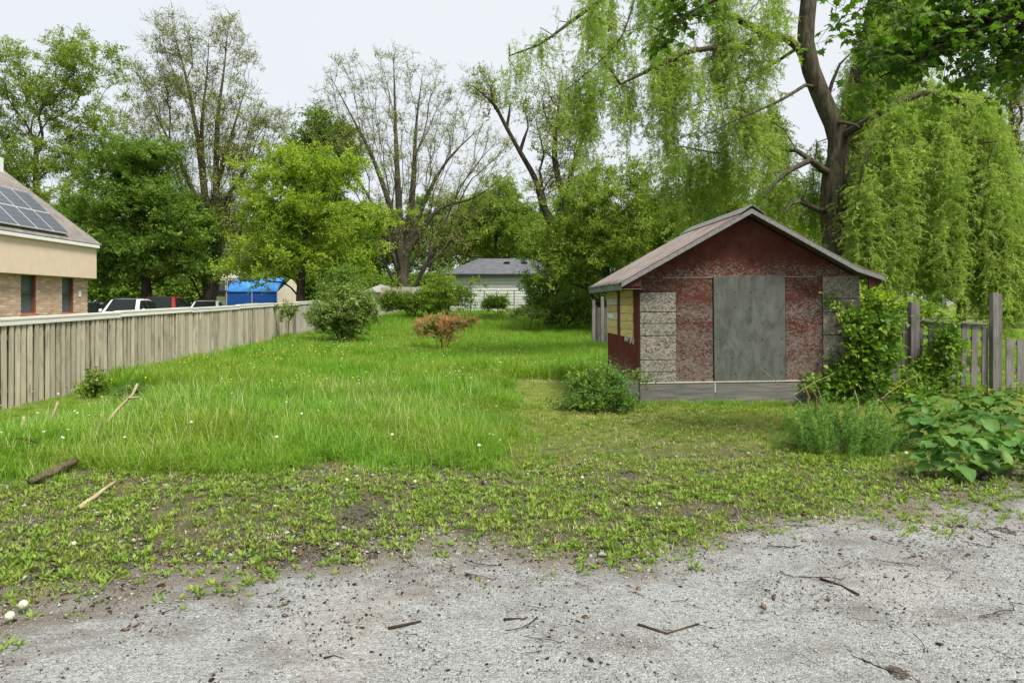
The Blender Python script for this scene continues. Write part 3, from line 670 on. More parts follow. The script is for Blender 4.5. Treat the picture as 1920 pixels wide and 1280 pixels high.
house('house', 'white house with a dark balcony behind the blue tent', 'house', 406, 462, 486, 62, 1.8, M['canvas'], M['shingle_b'], 8, [(.18, 2.4, 3.8, .9), (.5, 2.4, 3.8, .9), (.82, 2.4, 3.8, .9)], True)
house('garden_shed', 'small white garden shed left of the hedge', 'shed', 694, 734, 546, 46, .45, M['white'], M['white'], 3, [(.7, 1.5, 1.9, .35)])

def tent():
    Yt = 52.; a = P(424, 547, Yt); c = P(520, 547, Yt); e = P(541, 568, Yt)
    x0, x1 = a.x, c.x; zg = gzf(x0, Yt); ze = a.z; zr = P(470, 524, Yt).z + .15
    t = thing('tent', 'bright blue tarpaulin tent with a cream end wall in the parking lot', 'tent', ((x0 + x1) / 2, Yt, zg))
    dp = 3.6; xs_ = np.linspace(x0, x1, 12)
    b = MB(); prof = [(0, ze), (dp * .25, ze + (zr - ze) * .62), (dp * .5, zr), (dp * .75, ze + (zr - ze) * .62), (dp, ze)]
    vs = []; 
    for i_, x in enumerate(xs_):
        for (yy, zz) in prof: vs.append((x - (.5 if yy == 0 else 0) * 0, Yt + yy, zz - .05 * math.sin(i_ * 1.7) * (0 < yy < dp)))
    n = len(prof); b.add(vs, [(i_ * n + k, i_ * n + k + 1, (i_ + 1) * n + k + 1, (i_ + 1) * n + k) for i_ in range(11) for k in range(n - 1)])
    o = b.build('canopy', M['tarp'], t, world=True, smooth=True); s_ = o.modifiers.new('thick', 'SOLIDIFY'); s_.thickness = .02
    b = MB(); b.box(x0 + .05, x1 - .05, Yt + .06, Yt + .09, zg, ze - .02); b.build('front_wall', M['tarp_dark'], t, world=True)
    # end wall seen on the right, angled towards the viewer
    b = MB(); poly = [(x1 + .01, Yt + .02, zg), (x1 + .55, Yt + dp * .5, zg), (x1 + .55, Yt + dp * .5, zr - .02), (x1 + .01, Yt + .02, ze - .02)]
    b.prism([Vector(p) for p in poly], (0, 0, 0), (.03, .02, 0)); b.build('end_wall', M['canvas'], t, world=True)
    b = MB(); b.hexa([(x1 + .56, Yt + dp * .5 + .03, zg), (x1 + .9, Yt + dp, zg), (x1 + .93, Yt + dp, zg), (x1 + .6, Yt + dp * .5, zg), (x1 + .56, Yt + dp * .5 + .03, zr - .05), (x1 + .9, Yt + dp, ze), (x1 + .93, Yt + dp, ze), (x1 + .6, Yt + dp * .5, zr - .05)]); b.build('end_wall', M['canvas'], t, world=True)
    for x in (x0 + .02, (x0 + x1) / 2, x1 - .02):
        b = MB(); b.tube([(x, Yt + .02, zg), (x, Yt + .02, ze)], .03, 6); b.build('pole', M['alu'], t, world=True)
tent()

# ------------------------------------------------------------------ parked cars
def car(label, px, py_roof, Yc, paint, H=1.7, Lg=4.5, W=1.82, rotz=0., suv=True, name='parked_car'):
    p = P(px, py_roof, Yc); zg = gzf(p.x, Yc) + .012
    t = thing(name, label, 'car', (p.x, Yc, zg), 'cars parked behind the board fence', (0, 0, rotz))
    hw = W / 2; belt = H * .60; hood = H * .56; c0 = Lg / 2
    # stations front (-y) to rear: y, half width low, half width belt, half width top, z low, z belt, z top
    if suv: st = [(-c0, .82, .80, .70, .42, .62, .70), (-c0 + .12, .95, .94, .84, .25, .72, hood - .10), (-c0 + .55, 1., .98, .90, .22, .80, hood), (-c0 + 1.15, 1., .99, .90, .22, belt - .08, belt + .02), (-c0 + 1.85, 1., .99, .72, .22, belt, H - .03), (-c0 + 2.6, 1., .99, .73, .22, belt, H), (c0 - .9, 1., .99, .72, .22, belt, H - .03), (c0 - .28, 1., .98, .68, .25, belt, H - .12), (c0 - .02, .95, .95, .80, .30, belt - .1, belt + .05), (c0, .86, .86, .8, .4, .7, belt - .12)]
    else: st = [(-c0, .82, .80, .70, .40, .55, .62), (-c0 + .12, .95, .94, .84, .22, .66, hood - .12), (-c0 + .55, 1., .98, .90, .2, .76, hood), (-c0 + 1.1, 1., .99, .90, .2, belt - .08, belt + .0), (-c0 + 1.95, 1., .99, .70, .2, belt, H - .04), (-c0 + 2.5, 1., .99, .71, .2, belt, H), (c0 - 1.2, 1., .99, .68, .2, belt, H - .1), (c0 - .45, 1., .98, .62, .22, belt, H - .36), (c0 - .02, .95, .95, .80, .28, belt - .1, belt), (c0, .86, .86, .8, .4, .68, belt - .14)]
    b = MB(); ring = []
    for (y, wl, wb, wt, zl, zb, zt) in st:
        ring.append([(-hw * wl, y, zl), (-hw * wb, y, zb), (-hw * wt, y, zt - .05), (-hw * wt * .86, y, zt), (hw * wt * .86, y, zt), (hw * wt, y, zt - .05), (hw * wb, y, zb), (hw * wl, y, zl)])
    vs = sum(ring, []); n = 8; m = len(st)
    fs = [(i_ * n + k, i_ * n + (k + 1) % n, (i_ + 1) * n + (k + 1) % n, (i_ + 1) * n + k) for i_ in range(m - 1) for k in range(n)] + [tuple(range(n))[::-1], tuple(range((m - 1) * n, m * n))]
    b.add(vs, [f[::-1] for f in fs]); body = b.build('body', paint, t, smooth=False, bevel=.03, segs=2)
    def glass(q, name, off, inset=.06):
        q = [Vector(v) for v in q]; c = sum(q, Vector()) / len(q); q = [v + (c - v) * inset + Vector(off) for v in q]
        g = MB(); g.prism(q, (0, 0, 0), Vector(off).normalized() * .006); return g.build(name, M['glass_car'], t)
    r3, r4, r6, r7, r8 = ring[3], ring[4], ring[6], ring[7], ring[8]
    glass([r3[3], r3[4], r4[4], r4[3]], 'windscreen', (0, -.02, .02))
    glass([r7[3], r7[4], r8[4], r8[3]], 'rear_window', (0, .02, .02))
    for sx, ia, ib in ((-1, 1, 2), (1, 6, 5)):
        for s0, s1 in ((3, 4), (4, 5), (5, 6), (6, 7)):
            q = [ring[s0][ia], ring[s1][ia], ring[s1][ib], ring[s0][ib]]
            glass(q, 'side_window', (sx * .018, 0, .006), .10)
    for sx in (-1, 1):
        g = MB(); g.box(sx * hw * .98 if sx > 0 else -hw * 1.14, hw * 1.14 if sx > 0 else -hw * .98, -c0 + 1.38, -c0 + 1.5, belt + .01, belt + .17); g.build('mirror', paint, t, bevel=.03)
        g = MB(); xa, xb = sorted((sx * hw * .52, sx * hw * .86)); g.box(xa, xb, -c0 + .02, -c0 + .16, .66, .80); g.build('headlight', M['lamp'], t, bevel=.02)
        g = MB(); xa, xb = sorted((sx * hw * .62, sx * hw * .9)); g.box(xa, xb, c0 - .1, c0 + .005, .8, 1.0); g.build('tail_light', M['paint_red'], t, bevel=.02)
        for yy in (-c0 + .85, c0 - .85):
            g = MB(); g.tube([(sx * hw * .76, yy, .34), (sx * hw * .99, yy, .34), (sx * hw * 1.01, yy, .34)], [.34, .34, .29], 18); wh = g.build('wheel', M['rubber'], t, smooth=False)
            g = MB(); g.tube([(sx * hw * .98, yy, .34), (sx * hw * 1.018, yy, .34)], .21, 12); g.build('rim', M['rim'], wh)
    g = MB(); g.box(-hw * .5, hw * .5, -c0 - .012, -c0 + .05, .45, .62); g.build('grille', M['dark'], t)
    if suv:
        for sx in (-1, 1):
            g = MB(); g.tube([(sx * hw * .62, -c0 + 2.0, H + .0), (sx * hw * .62, -c0 + 2.1, H + .06), (sx * hw * .62, c0 - .8, H + .06), (sx * hw * .62, c0 - .7, H - .02)], .018, 5); g.build('roof_rail', M['dark'], t)
    return t
car('white sport utility car nearest the brick building behind the fence', 240, 562, 35, M['paint_white'], 1.68, rotz=R(9))
car('red sport utility car between two white cars behind the fence', 306, 553, 38, M['paint_red'], 1.86, 4.8, 1.95, R(11))
car('white hatchback right of the red car behind the fence', 388, 561, 39, M['paint_white'], 1.6, 4.4, 1.8, R(11), False)
car('dark car half hidden at the corner of the brick building', 168, 568, 40, M['paint_black'], 1.5, rotz=R(11), suv=False)
car('low grey car parked in front of the blue tent', 470, 566, 45, M['paint_grey'], 1.5, rotz=R(-70), suv=False)
car('small silver car far right of the blue tent', 556, 558, 58, M['paint_white'], 1.5, rotz=R(-20), suv=False)

# ------------------------------------------------------------------ fences: back lot, wire fence, pickets
def plank_run(name, label, pts, ztop, pitch, wd, mat, zdrop=.05, gap_z=0., group=None, rails=True, th=.02, jit=.02):
    """a run of upright boards between two ground points, each its own part"""
    a, c = Vector(pts[0]), Vector(pts[1]); d = (c - a); L = Vector((d.x, d.y, 0)).length; u = Vector((d.x, d.y, 0)).normalized(); nn = Vector((-u.y, u.x, 0)); ang = math.atan2(u.y, u.x)
    t = thing(name, label, 'fence', (a.x, a.y, gzf(a.x, a.y)), group)
    n = int(L / pitch)
    for k in range(n + 1):
        p = a + u * (k * pitch); zg = gzf(p.x, p.y); h = ztop(k / max(n, 1)) - zg - gap_z + random.uniform(-jit, jit)
        b = MB(); j = random.uniform(-.01, .01); b.hexa([(-wd / 2, -th / 2, 0), (wd / 2, -th / 2, 0), (wd / 2, th / 2, 0), (-wd / 2, th / 2, 0), (-wd / 2 + j, -th / 2, h), (wd / 2 + j, -th / 2, h), (wd / 2 + j, th / 2, h), (-wd / 2 + j, th / 2, h)])
        link('picket' if pitch > .15 else 'board', b.mesh('board', mat), t, Vector((p.x, p.y, zg + gap_z)) - t.location, (0, random.uniform(-.012, .012), ang + random.uniform(-.03, .03)))
    if rails:
        for f in (.2, .8):
            za, zc = gzf(a.x, a.y), gzf(c.x, c.y); ha, hc = (ztop(0) - za) * f, (ztop(1) - zc) * f; b = MB()
            o = nn * (th / 2 + .012); q = nn * .035
            b.hexa([a * 1 + o + UP * (za + ha - a.z), c + o + UP * (zc + hc - c.z), c + o + q + UP * (zc + hc - c.z), a + o + q + UP * (za + ha - a.z), a + o + UP * (za + ha + .08 - a.z), c + o + UP * (zc + hc + .08 - c.z), c + o + q + UP * (zc + hc + .08 - c.z), a + o + q + UP * (za + ha + .08 - a.z)]); b.build('rail', M['oldwood_x'], t, world=True)
    return t, a, u
p0, p1 = P(716, 560, 44.5), P(845, 560, 44.5); zt = P(760, 538, 44.5).z
plank_run('board_fence', 'grey plank fence above the hedge left of the garage', [(p0.x, 44.5, 0), (p1.x, 44.5, 0)], lambda s: zt, .145, .135, M['fence_grey'])
p0, p1 = P(1112, 590, 24.5), P(1148, 590, 22.5); 
plank_run('board_fence', 'short grey plank fence at the back left corner of the red shed', [(p0.x, 24.5, 0), (p1.x + 2.5, 22.5, 0)], lambda s: 1.58, .12, .115, M['oldwood'])
for k, (px, Yp, top) in enumerate([(1111, 24.6, 562), (1127, 24.0, 556)]):
    c = P(px, 600, Yp); b = MB(); z0 = gzf(c.x, Yp); zz = P(px, top, Yp).z
    b.box(-.05, .05, -.05, .05, -.2, zz - z0); o = link('fence_post', b.mesh('fence_post', M['oldwood']), None, (c.x - .0, Yp - .25, z0)); tag(o, ['left one of two loose grey posts behind the red shed', 'taller right one of two loose grey posts behind the red shed'][k], 'post')
# wire fence in front of the garage
Yw = 41.2; xa, xb = P(842, 560, Yw).x, P(992, 560, Yw).x
wf = thing('wire_fence', 'thin wire fence with metal posts in front of the white garage', 'fence', ((xa + xb) / 2, Yw, gzf((xa + xb) / 2, Yw)))
zt = P(900, 546, Yw).z
for px in (842, 883, 908, 964, 990):
    c = P(px, 560, Yw); b = MB(); b.tube([(c.x, Yw, gzf(c.x, Yw) - .2), (c.x, Yw, zt + .06)], .03, 6); b.build('post', M['iron'], wf, world=True)
for k in range(6):
    b = MB(); z = zt - k * .19; b.tube([(xa, Yw - .04, z), ((xa + xb) / 2, Yw - .04, z - .02), (xb, Yw - .04, z)], .011, 4); b.build('wire', M['iron'], wf, world=True)
# picket fence right of the shed
Yk = 12.45
def pick(label, pxa, pxb, za, zb, rails, zg0=.06, name='picket_fence', pitch=.185, wd=.125):
    x0, x1 = P(pxa, 600, Yk).x, P(pxb, 600, Yk).x
    t = thing(name, label, 'fence', (x0, Yk, 0), 'grey picket fence sections beside the shed')
    n = int((x1 - x0) / pitch)
    for k in range(n + 1):
        s = k / n; x = x0 + (x1 - x0) * s; zt = za + (zb - za) * s + random.uniform(-.03, .02)
        b = MB(); w_ = wd * random.uniform(.85, 1.1); b.hexa([(-w_ / 2, -.011, 0), (w_ / 2, -.011, 0), (w_ / 2, .011, 0), (-w_ / 2, .011, 0), (-w_ / 2, -.011, zt - zg0), (w_ / 2, -.011, zt - zg0), (w_ / 2, .011, zt - zg0), (-w_ / 2, .011, zt - zg0)])
        link('picket', b.mesh('picket', M['oldwood']), t, (x - x0, 0, zg0), (0, random.uniform(-.02, .025), random.uniform(-.05, .05)))
    for (ra, rb, hh, yo, dp) in rails:
        b = MB(); b.hexa([(0, yo, ra), (x1 - x0, yo, rb), (x1 - x0, yo + dp, rb), (0, yo + dp, ra), (0, yo, ra + hh), (x1 - x0, yo, rb + hh), (x1 - x0, yo + dp, rb + hh), (0, yo + dp, ra + hh)])
        b.build('rail', M['oldwood_x'], t)
    return t
zA, zB = P(1712, 600, Yk).z, P(1850, 609, Yk).z
pick('grey picket section overgrown with vines next to the red shed', 1622, 1696, zA, zA, [(zA + .005, zA + .005, .035, -.06, .12), (.5, .5, .08, .015, .04), (1.1, 1.1, .08, .015, .04)])
pick('tall grey picket section with flat top rail between the two posts', 1724, 1846, zA - .02, zB - .02, [(zA + .005, zB + .005, .035, -.06, .12), (.45, .42, .08, .015, .04), (1.05, 1.0, .08, .015, .04), (zA - .1, zB - .1, .08, .015, .035)], wd=.115)
z3 = P(1900, 637, 12.2).z
pick('low grey picket section at the right edge right of the tall post', 1893, 2110, z3, z3 - .02, [(z3 - .12, z3 - .12, .09, .015, .04), (.42, .42, .08, .015, .04)], pitch=.20, wd=.14)
for (px, top, wd, lab) in ((1709, 566, .15, 'weathered grey fence post half covered by vines beside the shed'), (1862, 549, .165, 'tallest grey fence post between the two picket sections')):
    c = P(px, 600, Yk); h = P(px, top, Yk).z
    o = thing('fence_post', lab, 'post', (c.x, Yk - .05, 0)); b = MB(); b.box(-wd / 2, wd / 2 - .06, -.06, .05, -.2, h); b.build('post', M['oldwood'], o, bevel=.006); 
    b = MB(); b.box(wd / 2 - .058, wd / 2 + .02, -.05, .05, -.2, h - .015); b.build('post', M['oldwood'], o, bevel=.006)

# ------------------------------------------------------------------ helpers: leaves, sprays, scatter
def rot_frames(n, r=None):
    """n random orthonormal frames"""
    r = r or rng; a = r.normal(size=(n, 3)); a /= np.linalg.norm(a, axis=1)[:, None]; b = r.normal(size=(n, 3)); b -= a * (a * b).sum(1)[:, None]; b /= np.linalg.norm(b, axis=1)[:, None]
    return a, b, np.cross(a, b)
def leaf_tris(pos, d, side, nrm, L, W, fold=.18):
    """folded diamond leaves: base, left, tip, right"""
    n = len(pos); L = np.broadcast_to(L, n)[:, None]; W = np.broadcast_to(W, n)[:, None]
    V = np.stack([pos, pos + d * L * .45 + side * W * .5 + nrm * W * fold, pos + d * L - nrm * L * .08, pos + d * L * .45 - side * W * .5 + nrm * W * fold], 1).reshape(-1, 3)
    i = np.arange(n)[:, None] * 4; T = np.stack([i + [0, 1, 2], i + [0, 2, 3]], 1).reshape(-1, 3)
    return V, T
HID = []
def src(name, V, T, mats, mi=None):
    o = bpy.data.objects.new(name, np_mesh(name, V, T, mats, mi)); HID.append(o); return o
def thin_tubes(segs, r):
    """three sided sticks, arrays a,b"""
    A, B = np.asarray([s[0] for s in segs], float), np.asarray([s[1] for s in segs], float); n = len(A); d = B - A; d /= np.linalg.norm(d, axis=1)[:, None] + 1e-9
    h = np.where(np.abs(d[:, 2:3]) < .9, np.array([[0, 0, 1.]]), np.array([[1., 0, 0]])); u = np.cross(d, h); u /= np.linalg.norm(u, axis=1)[:, None]; v = np.cross(d, u); r = np.broadcast_to(r, n)[:, None]
    ring = [u * math.cos(q) + v * math.sin(q) for q in (0, 2.094, 4.189)]
    V = np.stack([A + ring[0] * r, A + ring[1] * r, A + ring[2] * r, B + ring[0] * r * .6, B + ring[1] * r * .6, B + ring[2] * r * .6], 1).reshape(-1, 3)
    i = np.arange(n)[:, None] * 6; T = np.concatenate([i + [0, 1, 4], i + [0, 4, 3], i + [1, 2, 5], i + [1, 5, 4], i + [2, 0, 3], i + [2, 3, 5]], 0)
    return V, T
def spray(name, leafm, nl=42, L=.13, W=.10, rad=.5, twigs=6, twr=.006, droop=0., upb=.35, flat=0., seed=0, twm='twig'):
    """a small branch end: bare twigs with leaves along them"""
    r = np.random.default_rng(seed); segs = []; pos = []; dd = []
    for k in range(twigs):
        d = r.normal(size=3); d[2] = abs(d[2]) * .6 + upb; d[2] *= (1 - flat); d /= np.linalg.norm(d); p = np.zeros(3); l = rad * r.uniform(.6, 1.1) / 3
        for s in range(3):
            q = p + d * l; segs.append((p.copy(), q.copy()))
            m = max(1, nl // (twigs * 3))
            for _ in range(m):
                f = r.uniform(.2, 1); pos.append(p + d * l * f + r.normal(size=3) * rad * .07); dd.append(d)
            p = q; d = d + r.normal(size=3) * .35; d[2] -= droop; d /= np.linalg.norm(d)
    pos = np.array(pos); dd = np.array(dd); n = len(pos)
    ld = dd + r.normal(size=(n, 3)) * .8; ld[:, 2] -= .25; ld /= np.linalg.norm(ld, axis=1)[:, None]
    up = np.array([0, 0, 1.]) + r.normal(size=(n, 3)) * .55; side = np.cross(ld, up); side /= np.linalg.norm(side, axis=1)[:, None]; nn = np.cross(side, ld)
    V, T = leaf_tris(pos, ld, side, nn, L * r.uniform(.6, 1.2, n), W * r.uniform(.6, 1.2, n))
    V2, T2 = thin_tubes(segs, twr)
    return src(name, np.concatenate([V, V2]), np.concatenate([T, T2 + len(V)]), [leafm if not isinstance(leafm, str) else M[leafm], M[twm]], [0] * len(T) + [1] * len(T2))

NG = {}
def scatter_group(srcs):
    key = tuple(o.name for o in srcs)
    if key in NG: return NG[key]
    ng = bpy.data.node_groups.new('scatter', 'GeometryNodeTree'); N = ng.nodes; Lk = ng.links
    ng.interface.new_socket('Geometry', in_out='INPUT', socket_type='NodeSocketGeometry'); ng.interface.new_socket('Geometry', in_out='OUTPUT', socket_type='NodeSocketGeometry')
    gi = N.new('NodeGroupInput'); go = N.new('NodeGroupOutput'); jn = N.new('GeometryNodeJoinGeometry'); ip = N.new('GeometryNodeInstanceOnPoints')
    for o in srcs:
        oi = N.new('GeometryNodeObjectInfo'); oi.inputs['Object'].default_value = o; oi.transform_space = 'ORIGINAL'
        g2 = N.new('GeometryNodeGeometryToInstance'); Lk.new(oi.outputs['Geometry'], g2.inputs[0]); Lk.new(g2.outputs[0], jn.inputs[0])
    def attr(nm, dt):
        a = N.new('GeometryNodeInputNamedAttribute'); a.data_type = dt; a.inputs['Name'].default_value = nm; return [s for s in a.outputs if s.enabled and s.name == 'Attribute'][0]
    Lk.new(gi.outputs[0], ip.inputs['Points']); Lk.new(jn.outputs[0], ip.inputs['Instance']); ip.inputs['Pick Instance'].default_value = True
    Lk.new(attr('idx', 'INT'), ip.inputs['Instance Index']); Lk.new(attr('scl', 'FLOAT_VECTOR'), ip.inputs['Scale'])
    er = N.new('FunctionNodeEulerToRotation'); Lk.new(attr('rot', 'FLOAT_VECTOR'), er.inputs[0]); Lk.new(er.outputs[0], ip.inputs['Rotation'])
    Lk.new(ip.outputs[0], go.inputs[0]); NG[key] = ng; return ng
def scatter(name, pts, srcs, scl=(.7, 1.3), tilt=.25, rots=None, parent=None, origin=None, kind='stuff', zsc=None, idx=None):
    """one object: leaves, blades or bits standing at many points"""
    pts = np.asarray(pts, np.float32); n = len(pts)
    if origin is not None: pts = pts - np.asarray(origin, np.float32)
    me = bpy.data.meshes.new(name); me.vertices.add(n); me.vertices.foreach_set('co', pts.astype(np.float32).ravel())
    if rots is None: rots = np.stack([rng.normal(0, tilt, n), rng.normal(0, tilt, n), rng.uniform(0, 6.283, n)], 1)
    s = scl if isinstance(scl, np.ndarray) else rng.uniform(scl[0], scl[1], n)
    s3 = np.stack([s, s, s if zsc is None else s * zsc], 1)
    a = me.attributes.new('rot', 'FLOAT_VECTOR', 'POINT'); a.data.foreach_set('vector', np.asarray(rots, np.float32).ravel())
    a = me.attributes.new('scl', 'FLOAT_VECTOR', 'POINT'); a.data.foreach_set('vector', s3.astype(np.float32).ravel())
    a = me.attributes.new('idx', 'INT', 'POINT'); a.data.foreach_set('value', (rng.integers(0, len(srcs), n) if idx is None else idx).astype(np.int32))
    o = link(name, me, parent); md = o.modifiers.new('scatter', 'NODES'); md.node_group = scatter_group(srcs)
    if kind: o['kind'] = kind
    return o
# ------------------------------------------------------------------ trees
def resample(pts, step):
    pts = [np.array(p, float) for p in pts]; out = [pts[0]]
    # Catmull-Rom through the traced points
    q = [2 * pts[0] - pts[1]] + pts + [2 * pts[-1] - pts[-2]]
    for i in range(1, len(q) - 2):
        n = max(1, int(np.linalg.norm(q[i + 1] - q[i]) / step))
        for k in range(1, n + 1):
            t = k / n; a, b, c, d = q[i - 1], q[i], q[i + 1], q[i + 2]
            out.append(.5 * (2 * b + (c - a) * t + (2 * a - 5 * b + 4 * c - d) * t * t + (3 * b - a - 3 * c + d) * t ** 3))
    return out
def grow(limbs, targets, bf=.35, seg=.55, upc=.8, wob=.06, lift=.12):
    pos = []; par = []; pl = []; first = True
    for lm in limbs:
        pts = resample(lm, seg * .8)
        if first: p = -1; first = False; start = 0
        else:
            A = np.array(pos); p = int(np.argmin(((A - pts[0]) ** 2).sum(1))); start = 1
        for q in pts[start:]:
            pos.append(q); par.append(p); pl.append(0 if p < 0 else pl[p] + np.linalg.norm(q - pos[p])); p = len(pos) - 1
    nfix = len(pos)
    Tg = np.asarray(targets, float); nT = len(Tg); tips = []
    if nT:
        A = np.array(pos); PLa = np.array(pl)
        best = np.full(nT, 1e9); bn = np.zeros(nT, int)
        def upd(i0):
            A = np.array(pos[i0:]); pp = np.array(pl[i0:])
            D = np.linalg.norm(Tg[:, None, :] - A[None], axis=2); C = D + bf * pp[None] + upc * np.maximum(0, A[None, :, 2] - Tg[:, None, 2] + .25 * D)
            k = C.argmin(1); c = C[np.arange(nT), k]; u = c < best
            best[u] = c[u]; bn[u] = k[u] + i0
        upd(0); done = np.zeros(nT, bool)
        for _ in range(nT):
            t = int(np.argmin(np.where(done, 1e9, best))); done[t] = True; p = int(bn[t]); a = pos[p]; e = Tg[t]; d = np.linalg.norm(e - a); i0 = len(pos)
            pd = a - pos[par[p]] if par[p] >= 0 else np.array([0, 0, 1.]); pd = pd / (np.linalg.norm(pd) + 1e-6)
            ctrl = a + (e - a) * .45 + pd * d * .18 + np.array([0, 0, lift * d]); n = max(1, int(d / seg))
            for k in range(1, n + 1):
                s = k / n; q = a * (1 - s) ** 2 + ctrl * 2 * s * (1 - s) + e * s * s
                if k < n: q = q + rng.normal(size=3) * wob * min(1, d / n)
                pos.append(q); par.append(p); pl.append(pl[p] + np.linalg.norm(q - pos[p])); p = len(pos) - 1
            tips.append(p); upd(i0)
    return np.array(pos), np.array(par), tips, nfix
def tube_tree(pos, par, Rr, r0, flare=1.35, minfix=None, nfix=0):
    n = len(pos); cnt = np.zeros(n); ch = [[] for _ in range(n)]
    for i in range(n):
        if par[i] >= 0: ch[par[i]].append(i)
    for i in range(n - 1, -1, -1):
        if not ch[i]: cnt[i] += 1
        if par[i] >= 0: cnt[par[i]] += cnt[i]
    # parents always come before children, so this pass is complete
    pw = math.log(max(cnt[0], 2)) / math.log(Rr / r0); rad = r0 * cnt ** (1 / pw)
    if minfix is not None:
        rad[:nfix] = np.maximum(rad[:nfix], minfix[:nfix])
    rad[0] *= flare
    if n > 1: rad[1] *= (1 + flare) / 2
    VV = []; TT = []; off = 0
    starts = [(-1, 0)] ; stack = [(None, 0)]
    while stack:
        p, i = stack.pop(); chain = [] if p is None else [p]
        c = i
        while True:
            chain.append(c); k = ch[c]
            if not k: break
            k = sorted(k, key=lambda q: -rad[q]); 
            for o in k[1:]: stack.append((c, o))
            c = k[0]
        pts = pos[chain]; rr = rad[chain].copy()
        if p is not None: rr[0] = min(rr[0], rr[1] * 1.25)
        m = len(chain); sides = 9 if rr.max() > .12 else 6 if rr.max() > .05 else 4 if rr.max() > .022 else 3
        tg = np.gradient(pts, axis=0) if m > 1 else np.array([[0, 0, 1.]]); tg /= np.linalg.norm(tg, axis=1)[:, None] + 1e-9
        up = np.array([.21, .35, .9]); rings = []; ang = np.arange(sides) * 2 * np.pi / sides
        for q in range(m):
            t = tg[q]
            if abs(t @ up) > .96: up = np.array([.9, .2, .3])
            a = up - t * (t @ up); a /= np.linalg.norm(a); b = np.cross(t, a); up = a
            rings.append(pts[q] + (np.cos(ang)[:, None] * a + np.sin(ang)[:, None] * b) * rr[q])
        V = np.concatenate(rings); i_ = np.arange(m - 1)[:, None] * sides; k_ = np.arange(sides)[None]
        Tq = np.stack([i_ + k_, i_ + (k_ + 1) % sides, i_ + sides + (k_ + 1) % sides, i_ + sides + k_], -1).reshape(-1, 4)
        VV.append(V); TT.append(Tq + off); off += len(V)
    return np.concatenate(VV), np.concatenate(TT), rad
def blob_points(blobs, Y, n, depth=.8, shell=.5, r=None, clump=0, cs=(.9, .9, .4)):
    """points through a crown given as pixel ellipses (px,py,rx,ry[,weight[,dY]]) at distance Y"""
    r = r or rng; wts = np.array([b[2] * b[3] * (b[4] if len(b) > 4 else 1) for b in blobs]); wts = wts / wts.sum(); out = []
    for b, wt in zip(blobs, wts):
        m0 = max(1, int(round(n * wt))); m = max(1, int(m0 / clump)) if clump else m0; d = r.normal(size=(m, 3)); d /= np.linalg.norm(d, axis=1)[:, None]; d *= (r.uniform(0, 1, m) ** (1 / 3 if shell <= 0 else 1 / (3 + 3 * shell)))[:, None]
        Yb = Y + (b[5] if len(b) > 5 else 0); c = np.array(P(b[0], b[1], Yb)); s = Yb / F
        q = c + d * np.array([b[2] * s, min(b[2], b[3] * 1.5) * s * depth, b[3] * s])
        if clump: q = np.repeat(q, clump, 0); q = q + r.normal(size=q.shape) * np.array(cs)
        out.append(q)
    return np.concatenate(out)
def px_limb(l, Y):
    return [P(q[0], q[1], Y + (q[2] if len(q) > 2 else 0)) for q in l]
NT_COUNT = [0]
def girths(Ls, g, step):
    out = []
    for k, (l, gg) in enumerate(zip(Ls, g)):
        n = len(resample(l, step)) - (0 if k == 0 else 1); out.append(gg * (.06 + .94 * (1 - np.linspace(0, 1, n)) ** 1.15))
    return np.concatenate(out)
def tree(name, label, base, Y, blobs, srcs, nt=350, per=3, Rr=.35, limbs=None, bark='bark', bf=.35, jit=.45, scl=(.7, 1.3), depth=.8, shell=.5, r0=.012, group='trees around the lot', cat='tree', trunk_name='trunk', extra=0., lift=.12, upc=.8, low=0., zmin=None, clump=0, cs=(.9, .9, .4), girth=None):
    NT_COUNT[0] += 1
    bx = P(base[0], base[1] if len(base) > 1 else 560, Y); z0 = gzf(bx.x, Y); root = Vector((bx.x, Y, z0 - .1))
    t = thing(name, label, cat, (bx.x, Y, z0), group)
    tg = blob_points(blobs, Y, nt, depth, shell, clump=clump, cs=cs)
    tg = tg[tg[:, 2] > z0 + (zmin if zmin is not None else .3)]
    if limbs is None:
        c = tg.mean(0); zlo = np.percentile(tg[:, 2], 12); L = [[root, Vector((bx.x + random.uniform(-.1, .1), Y, z0 + (zlo - z0) * .5)), Vector((bx.x + (c[0] - bx.x) * .3, Y, zlo)), Vector((bx.x + (c[0] - bx.x) * .8, Y + random.uniform(-.5, .5), zlo + (c[2] - zlo) * .9))]]
    else:
        L = [px_limb(l, Y) for l in limbs]; L[0] = [root] + [p for p in L[0] if p.z > z0 + .5]
    pos, par, tips, nf = grow([[np.array(p) for p in l] for l in L], tg, bf, lift=lift, upc=upc)
    V, T, rad = tube_tree(pos, par, Rr, r0, minfix=None if girth is None else girths([[np.array(p) for p in l] for l in L], girth, .55 * .8), nfix=nf)
    o_ = np.array(t.location)
    link(trunk_name, np_mesh(trunk_name, V - o_, T, M[bark], smooth=True), t)
    # leaf sprays at every twig end and along the thin branches
    tp = pos[tips]; thin = pos[(rad < r0 * 3.2)]
    base_pts = np.concatenate([tp, thin[rng.random(len(thin)) < extra]]) if extra else tp
    pts = np.concatenate([base_pts] + [base_pts + rng.normal(0, jit, base_pts.shape) * np.array([1, 1, .6]) for _ in range(max(0, per - 1))])
    pts = pts[pts[:, 2] > z0 + (zmin if zmin is not None else .15)]
    scatter('crown', pts, srcs, scl, .5, None, t, o_)
    return t
SPR = {}
